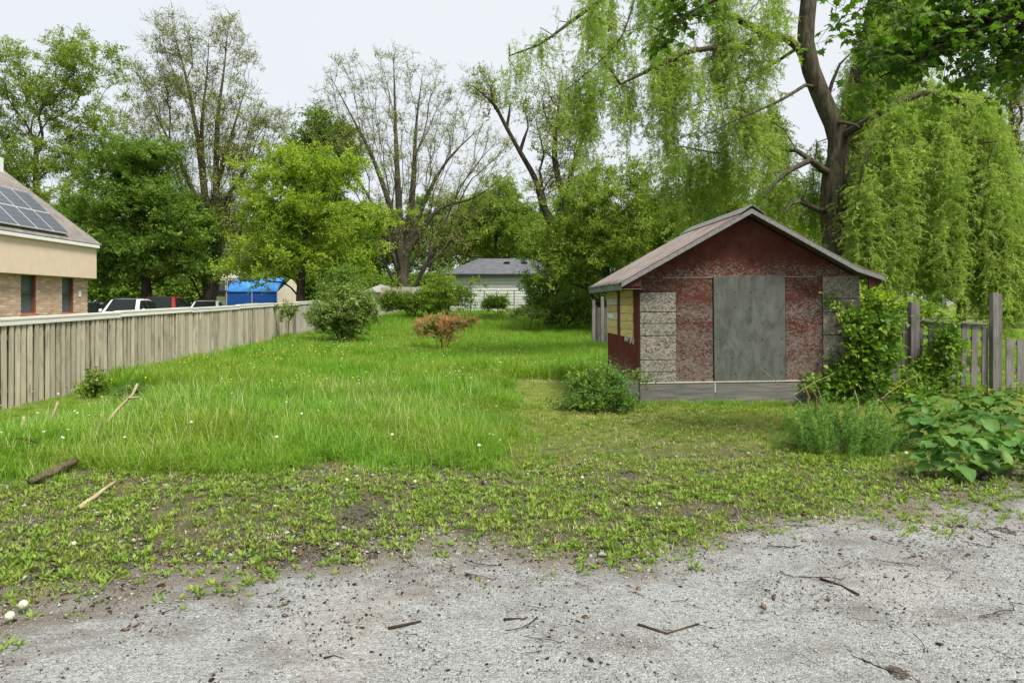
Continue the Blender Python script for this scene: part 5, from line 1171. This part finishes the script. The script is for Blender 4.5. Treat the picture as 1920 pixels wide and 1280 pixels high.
rows = [('back', 795, (1728, 1785, 1842, 1902)), ('middle', 845, (1722, 1772, 1830, 1888)), ('front', 893, (1765, 1815, 1865, 1912))]
for row, py, pxs in rows:
  for k, px in enumerate(pxs):
    g = G(px, py); t = thing('burdock_plant', 'broad leaved burdock plant, %s in the %s row below the picket fence' % (('leftmost', 'second from left', 'third from left', 'rightmost')[k], row), 'plant', g, 'burdock patch below the picket fence')
    for q in range(26):
        a = random.uniform(0, 6.28); s = random.choice([.09, .12, .15, .18, .22]) * random.uniform(.9, 1.1); rr = random.uniform(.05, .34); h = random.uniform(.10, .42)
        if q < 3: h = random.uniform(.3, .46); rr = .04
        link('leaf', random.choice(BL), t, (rr * math.cos(a), rr * math.sin(a), h), (random.uniform(-.5, .15), random.uniform(-.3, .3), a - math.pi / 2), (s, s, s))
# ------------------------------------------------------------------ grass, weeds, gravel bits
def tuft(name, mt, seed, n, h, wd, spread, bend=.5, nseg=3):
    r = np.random.default_rng(seed); V = []; T = []
    for k in range(n):
        a = r.uniform(0, 6.28); rr = spread * math.sqrt(r.uniform()); p = np.array([rr * math.cos(a), rr * math.sin(a), -.02]); la = a + r.normal(0, .9); hh = h * r.uniform(.55, 1.15); ww = wd * r.uniform(.7, 1.2); bd = bend * r.uniform(.2, 1.3)
        out = np.array([math.cos(la), math.sin(la), 0]); sd = np.array([-math.sin(la), math.cos(la), 0]); i0 = len(V); q = p.copy(); th = .08
        for s in range(nseg + 1):
            w_ = ww * (1 - (s / nseg) ** 1.6) * .5
            if s < nseg: V += [q - sd * w_, q + sd * w_]
            else: V.append(q)
            th += bd / nseg * (1 + s * .5); q = q + (np.array([0, 0, 1]) * math.cos(th) + out * math.sin(th)) * hh / nseg
        for s in range(nseg - 1): b = i0 + 2 * s; T += [(b, b + 1, b + 3), (b, b + 3, b + 2)]
        b = i0 + 2 * (nseg - 1); T.append((b, b + 1, b + 2))
    return src(name, np.array(V), np.array(T), [M[mt]])
TALL = [tuft('tall_%d' % k, 'grass_tall', k, 30, .34, .013, .14, 1.1) for k in range(6)] + [tuft('stalk', 'grass_straw', 99, 3, .44, .005, .1, .5)]
TALLF = [tuft('tallfar_%d' % k, 'grass_tall', k + 20, 40, .32, .022, .24, .8, 2) for k in range(5)]
SHORT = [tuft('short_%d' % k, 'grass_short', k + 40, 30, .06, .006, .09, 1.0, 2) for k in range(5)]
STRAW = [tuft('straw_%d' % k, 'grass_straw', k + 60, 12, .08, .004, .14, 3.2, 3) for k in range(3)]
def rosette(name, mt, seed, n=8, L=.046, W=.014):
    r = np.random.default_rng(seed); a = np.linspace(0, 6.28, n, endpoint=False) + r.normal(0, .3, n); el = r.uniform(.15, 1.0, n)
    d = np.stack([np.cos(a) * np.cos(el), np.sin(a) * np.cos(el), np.sin(el)], 1); side = np.stack([-np.sin(a), np.cos(a), np.zeros(n)], 1)
    V, T = leaf_tris(np.zeros((n, 3)) + d * .01, d, side, np.cross(side, d), L * r.uniform(.6, 1.2, n), W * r.uniform(.7, 1.3, n), -.2); return src(name, V, T, [M[mt]])
ROS = [rosette('rosette_%d' % k, 'weed', k) for k in range(5)] + [rosette('plantain_%d' % k, 'weed', k + 9, 5, .038, .019) for k in range(3)]

def uni(x0, x1, y0, y1, dens):
    n = int((x1 - x0) * (y1 - y0) * dens); return rng.uniform(x0, x1, n), rng.uniform(y0, y1, n)
TF = [G(a, b) for a, b in [(-420, 925), (0, 902), (250, 884), (450, 876), (700, 872), (950, 868)]]
_tx = np.array([p.x for p in TF]); _ty = np.array([p.y for p in TF])
def tall_margin(x, y):
    """metres inside the unmown part of the field"""
    wob = (fbm(x, y, .8, 11) - .5)
    front = y - np.interp(x, _tx, _ty) - wob * .9
    right = np.where(y < 14.6 + wob * 2, .30 + wob * .7 + (y - 7.3) * .012 - x, 2.0 + (y - 14.6) * .6 - x)
    side = x - (-7.66 - (y - 10.8) * .0112 + .03)
    return np.where(side > 0, np.minimum(front, right), -9)
def is_tall(x, y): return tall_margin(x, y) > 0
def zz(x, y): return gz(x, y)
pts = []; sc = []
for (y0, y1, d) in ((6.2, 9, 190), (9, 13, 130)):
    x, y = uni(-7.8, 3, y0, y1, d); mg = tall_margin(x, y); k = (mg > 0) | ((mg > -.45) & (rng.random(len(x)) < .12)); pts.append(np.stack([x, y, zz(x, y)], 1)[k])
pts = np.concatenate(pts); patch = fbm(pts[:, 0], pts[:, 1], 1.1, 4); edge_ = (.45 + .55 * sst(-.4, .7, tall_margin(pts[:, 0], pts[:, 1]))) * (.22 + .78 * sst(0, 3., pts[:, 0] + 7.64))
tag(scatter('field_grass', pts, TALL, (.50 + patch * 1.0 + rng.uniform(-.15, .25, len(pts))) * edge_, .18, idx=rng.choice(7, len(pts), p=[.162] * 6 + [.028])), 'tall bright green grass in the near part of the field', 'grass', kind='stuff')
pts = []
for (y0, y1, d) in ((13, 18, 55), (18, 27, 30), (27, 44, 17)):
    x, y = uni(-8.2, 13, y0, y1, d); k = is_tall(x, y); pts.append(np.stack([x, y, zz(x, y)], 1)[k])
pts = np.concatenate(pts); patch = fbm(pts[:, 0], pts[:, 1], 2.6, 6)
tag(scatter('field_grass', pts, TALLF, .55 + patch * .8 + rng.uniform(-.12, .2, len(pts)) + sst(28, 40, pts[:, 1]) * .5, .16), 'tall green grass covering the rear of the field', 'grass', kind='stuff')
n = 420; x = np.concatenate([rng.uniform(SX0 - .2, SX1 + .4, n), SX0 - .08 - rng.gamma(1.5, .08, 260), -7.58 - rng.uniform(-.02, .3, 0)]); y = np.concatenate([SY0 - .07 - rng.gamma(1.4, .09, n), rng.uniform(SY0, SY1, 260)])
keep = np.concatenate([rng.random(n) < np.clip((fbm(x[:n], y[:n], .5, 17) - .25) * 2, .1, 1), np.ones(260, bool)]); p = np.stack([x, y, gz(x, y)], 1)[keep]
tag(scatter('skirt_grass', p, TALL[:6] + ROS[:3], (.25, .55), .2), 'grass tufts growing along the foot of the red shed', 'grass', kind='stuff')
# beyond the picket fence
x, y = uni(6.6, 26, 13.2, 44, 9); pts = np.stack([x, y, zz(x, y)], 1)
tag(scatter('neighbour_lawn', pts, TALLF, (.4, .75), .15), 'bright lawn beyond the picket fence', 'grass', kind='stuff')
# short turf and weeds
pts = []
for (x0, x1, y0, y1, d) in ((-7.6, 8, 3.6, 7.4, 320), (.0, 8, 7.0, 11.5, 170), (.2, 3, 11.5, 16, 80)):
    x, y = uni(x0, x1, y0, y1, d); gsd = gravel_side(x, y) + (fbm(x, y, .9, 2) - .5) * 1.9
    dens = np.clip(.62 - gsd * 1.3, 0, 1) * np.clip(.3 + fbm(x, y, .55, 21) * 1.1, 0, 1); dens = dens * np.where(y < 7.3, .55, 1); dens = np.where((y > 7.2) & (x > 0), np.maximum(dens, .85), dens)
    k = (~is_tall(x, y)) & (rng.random(len(x)) < dens) & ~((x > SX0 - .1) & (y > SY0 - .1)); pts.append(np.stack([x, y, zz(x, y)], 1)[k])
pts = np.concatenate(pts)
tag(scatter('short_grass', pts, SHORT, (.5, 1.25), .2), 'thin short grass between the field and the gravel', 'grass', kind='stuff')
pts = []
for (x0, x1, y0, y1, d) in ((-7.6, 8, 3.2, 7.6, 420), (.2, 8, 7.4, 11.5, 130)):
    x, y = uni(x0, x1, y0, y1, d); gsd = gravel_side(x, y) + (fbm(x, y, 1.1, 2) - .5) * 1.7
    dens = np.clip(.55 - gsd * 1.2 + .25 * sst(1.5, 4, x) * (gsd < 1.1), 0, 1) * np.clip((fbm(x, y, .5, 31) - .25) * 2.2, 0.05, 1)
    k = (~is_tall(x, y)) & (rng.random(len(x)) < dens) & ~((x > SX0 - .1) & (y > SY0 - .1)); pts.append(np.stack([x, y, zz(x, y) + .004], 1)[k])
pts = np.concatenate(pts)
tag(scatter('ground_weeds', pts, ROS, (.55, 1.35), .15), 'small broad leaved weeds creeping over the gravel edge', 'weeds', kind='stuff')
x, y = uni(-7.6, 8, 3.4, 12, 26); k = (~is_tall(x, y)) & (gravel_side(x, y) < .4) & (fbm(x, y, 1., 44) > .52) & ~((x > SX0 - .1) & (y > SY0 - .1))
x = np.concatenate([x[k], rng.normal(1.05, .4, 150), rng.normal(2., .5, 120)]); y = np.concatenate([y[k], rng.normal(14.3, .28, 150), rng.normal(9.6, .5, 120)]); k = ~((x > SX0 - .1) & (y > SY0 - .1))
tag(scatter('dry_straw', np.stack([x, y, zz(x, y) + .015], 1)[k], STRAW, (.6, 1.2), .3), 'dry straw lying in the short grass', 'straw', kind='stuff')
def speck(name, mt, r0):
    a = np.linspace(0, 6.28, 6, endpoint=False); V = np.concatenate([np.stack([np.cos(a) * r0, np.sin(a) * r0, np.full(6, .3)], 1), [[0, 0, .3 - r0 * .5]]]); return src(name, V, np.array([(i_, (i_ + 1) % 6, 6) for i_ in range(6)]), [M[mt]])
x, y = uni(-7.4, 1, 12, 24, 16); k = is_tall(x, y) & (fbm(x, y, 1.8, 71) > .58) & (x < -2 + (y - 14) * .2)
tag(scatter('yellow_wildflowers', np.stack([x, y, zz(x, y)], 1)[k], [speck('yellow_speck', 'flower_y', .011)], (.8, 1.4), .25), 'tiny yellow wildflowers dotted through the field near the fence', 'wildflowers', kind='stuff')
x, y = uni(-7.4, 4, 7, 26, 5); k = is_tall(x, y) & (fbm(x, y, 2.2, 81) > .5)
tag(scatter('white_wildflowers', np.stack([x, y, zz(x, y)], 1)[k], [speck('white_speck', 'puff', .014)], (.8, 1.4), .3), 'tiny white wildflowers dotted through the field grass', 'wildflowers', kind='stuff')
# pebbles, litter and twigs on the gravel
def pebble(name, seed, mt, sq=(1, 1, .6)):
    r = np.random.default_rng(seed); V = np.array([(1, 0, 0), (.3, .95, 0), (-.8, .6, 0), (-.8, -.6, 0), (.3, -.95, 0), (.2, .1, 1), (-.1, 0, -.6)]) * r.uniform(.7, 1.2, (7, 3)) * np.array(sq)
    T = [(i_, (i_ + 1) % 5, 5) for i_ in range(5)] + [((i_ + 1) % 5, i_, 6) for i_ in range(5)]; return src(name, V, np.array(T), [M[mt]])
PEB = [pebble('pebble_%d' % k, k, 'stone') for k in range(4)]; LIT = [pebble('litter_%d' % k, k + 8, 'litter', (1, .55, .35)) for k in range(4)]; LIR = [pebble('dry_%d' % k, k + 18, 'litter_red', (1, .6, .15)) for k in range(3)]
x, y = uni(-4.5, 6.5, 2.2, 6.8, 700); k = (gravel_side(x, y) + (fbm(x, y, 1.1, 2) - .5) * 1.5 > -.3) & (np.abs(x) < y * .8 + .5)
p = np.stack([x, y, gz(x, y) + .012 + (fbm(x, y, .5, 5) - .5) * .03], 1)[k]
tag(scatter('pebbles', p, PEB, rng.gamma(2.2, .0018, len(p)) + .0025, .3), 'loose pale pebbles on the gravel', 'pebbles', kind='stuff')
x, y = uni(-4.5, 6.5, 2.2, 7.0, 800); cl = fbm(x, y, .45, 51); k = (gravel_side(x, y) > -.9) & (np.abs(x) < y * .8 + .5) & (rng.random(len(x)) < np.clip((cl - .42) * 5 + .5 * (gravel_side(x, y) < .7), .04, 1))
p = np.stack([x, y, gz(x, y) + .016 + (fbm(x, y, .5, 5) - .5) * .03], 1)[k]
tag(scatter('leaf_litter', p, LIT, rng.gamma(1.6, .0022, len(p)) + .002, .25), 'dark crumbs of leaf litter scattered on the gravel', 'litter', kind='stuff')
x, y = uni(-7, 7, 3.8, 7.6, 420); k = (gravel_side(x, y) < .3) & (~is_tall(x, y)) & (rng.random(len(x)) < np.clip((fbm(x, y, .4, 91) - .38) * 4, 0, 1)); p = np.stack([x, y, gz(x, y) + .012], 1)[k]
tag(scatter('leaf_litter', p, LIT[:2] + PEB[:1] + LIR[:2], rng.gamma(2., .0045, len(p)) + .004, .3), 'dark litter and pale chips on the soil between the weeds', 'litter', kind='stuff')
x, y = uni(-6, 6.5, 3.6, 7.5, 40); k = (np.abs(gravel_side(x, y)) < 1.4) & (fbm(x, y, .5, 61) > .5)
p = np.stack([x, y, gz(x, y) + .02], 1)[k]
tag(scatter('dry_leaves', p, LIR, rng.gamma(2.4, .005, len(p)) + .004, .4), 'dry brown leaves along the edge of the gravel', 'leaves', kind='stuff')
def twig_src(name, seed):
    r = np.random.default_rng(seed); segs = []; p = np.array([-.5, 0, 0]); d = np.array([1., 0, 0])
    for k in range(5):
        q = p + d * .2; segs.append((p.copy(), q.copy())); 
        if r.random() < .45: segs.append((q.copy(), q + np.array([.12, r.choice([-1, 1]) * .12, .02])))
        p = q; d = d + np.array([0, r.normal(0, .3), r.normal(0, .05)]); d /= np.linalg.norm(d)
    V, T = thin_tubes(segs, .016); return src(name, V, T, [M['litter']])
TW = [twig_src('twig_%d' % k, k) for k in range(5)]
x, y = uni(-4.5, 6.5, 2.3, 6.6, 14); k = (gravel_side(x, y) > -.5) & (np.abs(x) < y * .8 + .5) & (rng.random(len(x)) < .3 + .7 * sst(-2, 3, x)); n = k.sum()
p = np.stack([x, y, gz(x, y) + .022 + (fbm(x, y, .5, 5) - .5) * .03], 1)[k]
tag(scatter('fallen_twigs', p, TW, rng.gamma(2.2, .04, n) + .04, 0, np.stack([rng.normal(0, .05, n), rng.normal(0, .05, n), rng.normal(-.3, .7, n)], 1)), 'small dark twigs fallen on the gravel', 'twigs', kind='stuff')

# ------------------------------------------------------------------ sticks, logs and canes one can point to
def stick(label, pts, r0, r1, mat='bark_log', name='fallen_branch', cat='branch', forks=(), sides=7):
    a = Vector(pts[0]); c = sum((Vector(p) for p in pts), Vector()) / len(pts)
    o = thing(name, label, cat, (c.x, c.y, gzf(c.x, c.y)))
    w_ = resample([np.array(p, float) for p in pts], .12); w_ = [Vector(p) + Vector((random.gauss(0, .004), random.gauss(0, .004), random.gauss(0, .004))) for p in w_]
    b = MB(); n = len(w_); b.tube(w_, [(r0 + (r1 - r0) * i_ / (n - 1)) * random.uniform(.8, 1.15) for i_ in range(n)], sides); b.build('stem', M[mat], o, smooth=True, world=True)
    for f in forks: b = MB(); b.tube([Vector(p) for p in f], [r1 * 1.1] + [r1 * .6] * (len(f) - 1), 5); b.build('fork', M[mat], o, smooth=True, world=True)
    return o
def gp(px, py, h=.03): q = G(px, py); return q + UP * h
stick('stout bare log lying at the left edge of the tall grass', [gp(55, 915, .06), gp(100, 898, .08), gp(140, 880, .09)], .028, .042, name='log', cat='log')
stick('straight pale stick lying on the short turf at lower left', [gp(148, 960, .03), gp(180, 938, .04), gp(216, 912, .05)], .02, .015, 'twig_pale')
A_ = G(190, 822)
stick('pale crooked branch sticking out of the tall grass at the left', [A_ + UP * .12, A_ + Vector((.12, .15, .34)), A_ + Vector((.26, .25, .52)), A_ + Vector((.30, .3, .66))], .019, .016, 'twig_pale', forks=[[A_ + Vector((.23, .22, .48)), A_ + Vector((.36, .22, .5))]])
A_ = G(88, 816)
stick('short bent dead branch standing in the grass near the fence', [A_ + UP * .1, A_ + Vector((.03, .1, .28)), A_ + Vector((.08, .1, .42))], .02, .012, 'twig_pale')
A_ = G(40, 830)
stick('pale stub of wood in the grass at the far left', [A_ + UP * .08, A_ + Vector((.02, .02, .32))], .024, .018, 'twig_pale')
stick('dark thin branch among straw at the left edge', [gp(-10, 862, .2), gp(40, 860, .22), gp(70, 866, .2)], .018, .01, 'litter')
for k, (lab, pp) in enumerate([('short dark stick at the centre of the gravel', [(726, 1188), (745, 1180), (792, 1172)]), ('straight dark twig right of the centre on the gravel', [(945, 1168), (978, 1166)]), ('forked dark twig near the bottom of the gravel', [(1195, 1180), (1250, 1195), (1308, 1178)]), ('long dark twig on the right part of the gravel', [(1540, 1092), (1575, 1105), (1612, 1122)]), ('dark twig lying in the lower left of the gravel', [(605, 1242), (625, 1240), (648, 1243)])]):
    stick(lab, [gp(a, b, .022) for a, b in pp], .009, .006, 'litter', 'fallen_twig', 'twig', sides=5)
def cane(label, a, Ya, c, Yc, r=.009, mat='twig_pale'):
    g = G(*a) if Ya is None else P(a[0], a[1], Ya); e = P(c[0], c[1], Yc); m = (g + e) / 2 + Vector((.05, 0, .04)); stick(label, [g - UP * .03, m, e], r, r * .6, mat, 'dead_cane', 'cane', sides=5)
cane('long leaning straw coloured cane in front of the plywood door', (1568, 835), 8.6, (1425, 690), 9.3)
cane('shorter upright pale cane right of the leaning cane', (1548, 800), 8.9, (1524, 712), 9.1)
cane('thin pale cane standing by the vine mass', (1603, 790), 9.4, (1602, 730), 9.5, .008)
cane('dark dead cane leaning in the weeds right of the shed', (1672, 770), 9.6, (1612, 725), 10.0, .014, 'litter')
cane('grey cane lying across the burdock patch', (1768, 870), 7.6, (1700, 838), 7.9, .008)
for k, (a, c, lab) in enumerate([((1512, 770), (1507, 722), 'left brown dock stalk at the shed skirt'), ((1530, 775), (1520, 725), 'right brown dock stalk at the shed skirt')]): cane(lab, a, 9.6, c, 9.7, .02, 'litter_red')

for a, Ya, c, Yc, rr, mt, lab in [((1480, 742), 10.8, (1565, 700), 10.9, .005, 'twig_pale', 'thin pale cane arching from the plywood door into the vines'), ((1585, 765), 9.8, (1700, 742), 10.2, .01, 'litter', 'dark cane lying low before the vine mass'), ((1640, 752), 10.4, (1725, 700), 11., .005, 'twig_pale', 'pale cane slanting up to the vine covered fence post'), ((1835, 742), 11.5, (1905, 775), 10.6, .008, 'twig_pale', 'pale cane lying below the tallest fence post')]: cane(lab, a, Ya, c, Yc, rr, mt)

# dandelions
def dandelion(label, px, py, h, clock=True, s=1.):
    g = G(px, py) if h < .2 else None
    if g is None:
        for dY in np.arange(5, 24, .1):
            q = P(px, py, dY)
            if q.z - gzf(q.x, q.y) < h: g = Vector((q.x, q.y, gzf(q.x, q.y))); break
    o = thing('dandelion', label, 'dandelion', g, 'dandelions in the grass')
    b = MB(); b.tube([(0, 0, -.02), (.01, 0, h * .5), (.0, .01, h)], .004, 5); b.build('stem', M['lf_herb'], o)
    b = MB(); r = .024 * s
    for i_ in range(260 if clock else 40):
        v = Vector(rng.normal(size=3)).normalized(); v.z = v.z if clock else abs(v.z) * .4
        t_ = v.cross(Vector((.3, .5, .8))).normalized(); u_ = v.cross(t_); c = Vector((0, .01, h + r * .6)); e = c + v * r
        b.add([c + t_ * .001, c - t_ * .001, e - t_ * .004 * s, e + t_ * .004 * s], [(0, 1, 2, 3)]); b.add([e + t_ * .007 * s, e + u_ * .007 * s, e - t_ * .007 * s, e - u_ * .007 * s], [(0, 1, 2, 3)])
    b.build('seed_head' if clock else 'flower', M['puff'] if clock else M['flower_y'], o)
for k, (px, py, h, c, lab) in enumerate([(16, 1172, .05, True, 'large white dandelion clock lowest at the left edge of the gravel'), (41, 1150, .05, True, 'white dandelion clock upper of the pair at the left edge'), (518, 822, .42, True, 'white dandelion clock on the front of the tall grass'), (565, 778, .42, True, 'dandelion clock high in the tall grass left of centre'), (358, 794, .42, True, 'dandelion clock in the tall grass right of the crooked branch'), (735, 818, .4, True, 'dandelion clock in tall grass near the middle'), (1092, 905, .07, True, 'white dandelion clock on the short turf below the mown strip'), (1237, 955, .06, True, 'dandelion clock on the weedy turf below the shed'), (137, 1032, .06, True, 'dandelion clock on the left weedy turf'), (650, 910, .07, True, 'dandelion clock just below the tall grass edge at the centre'), (778, 913, .07, True, 'dandelion clock on turf right of the centre clock'), (1700, 852, .3, True, 'white clock beside the feathery herb clump')]):
    dandelion(lab, px, py + (0 if h > .2 else 6), h, c, .95 if px < 50 else .62)
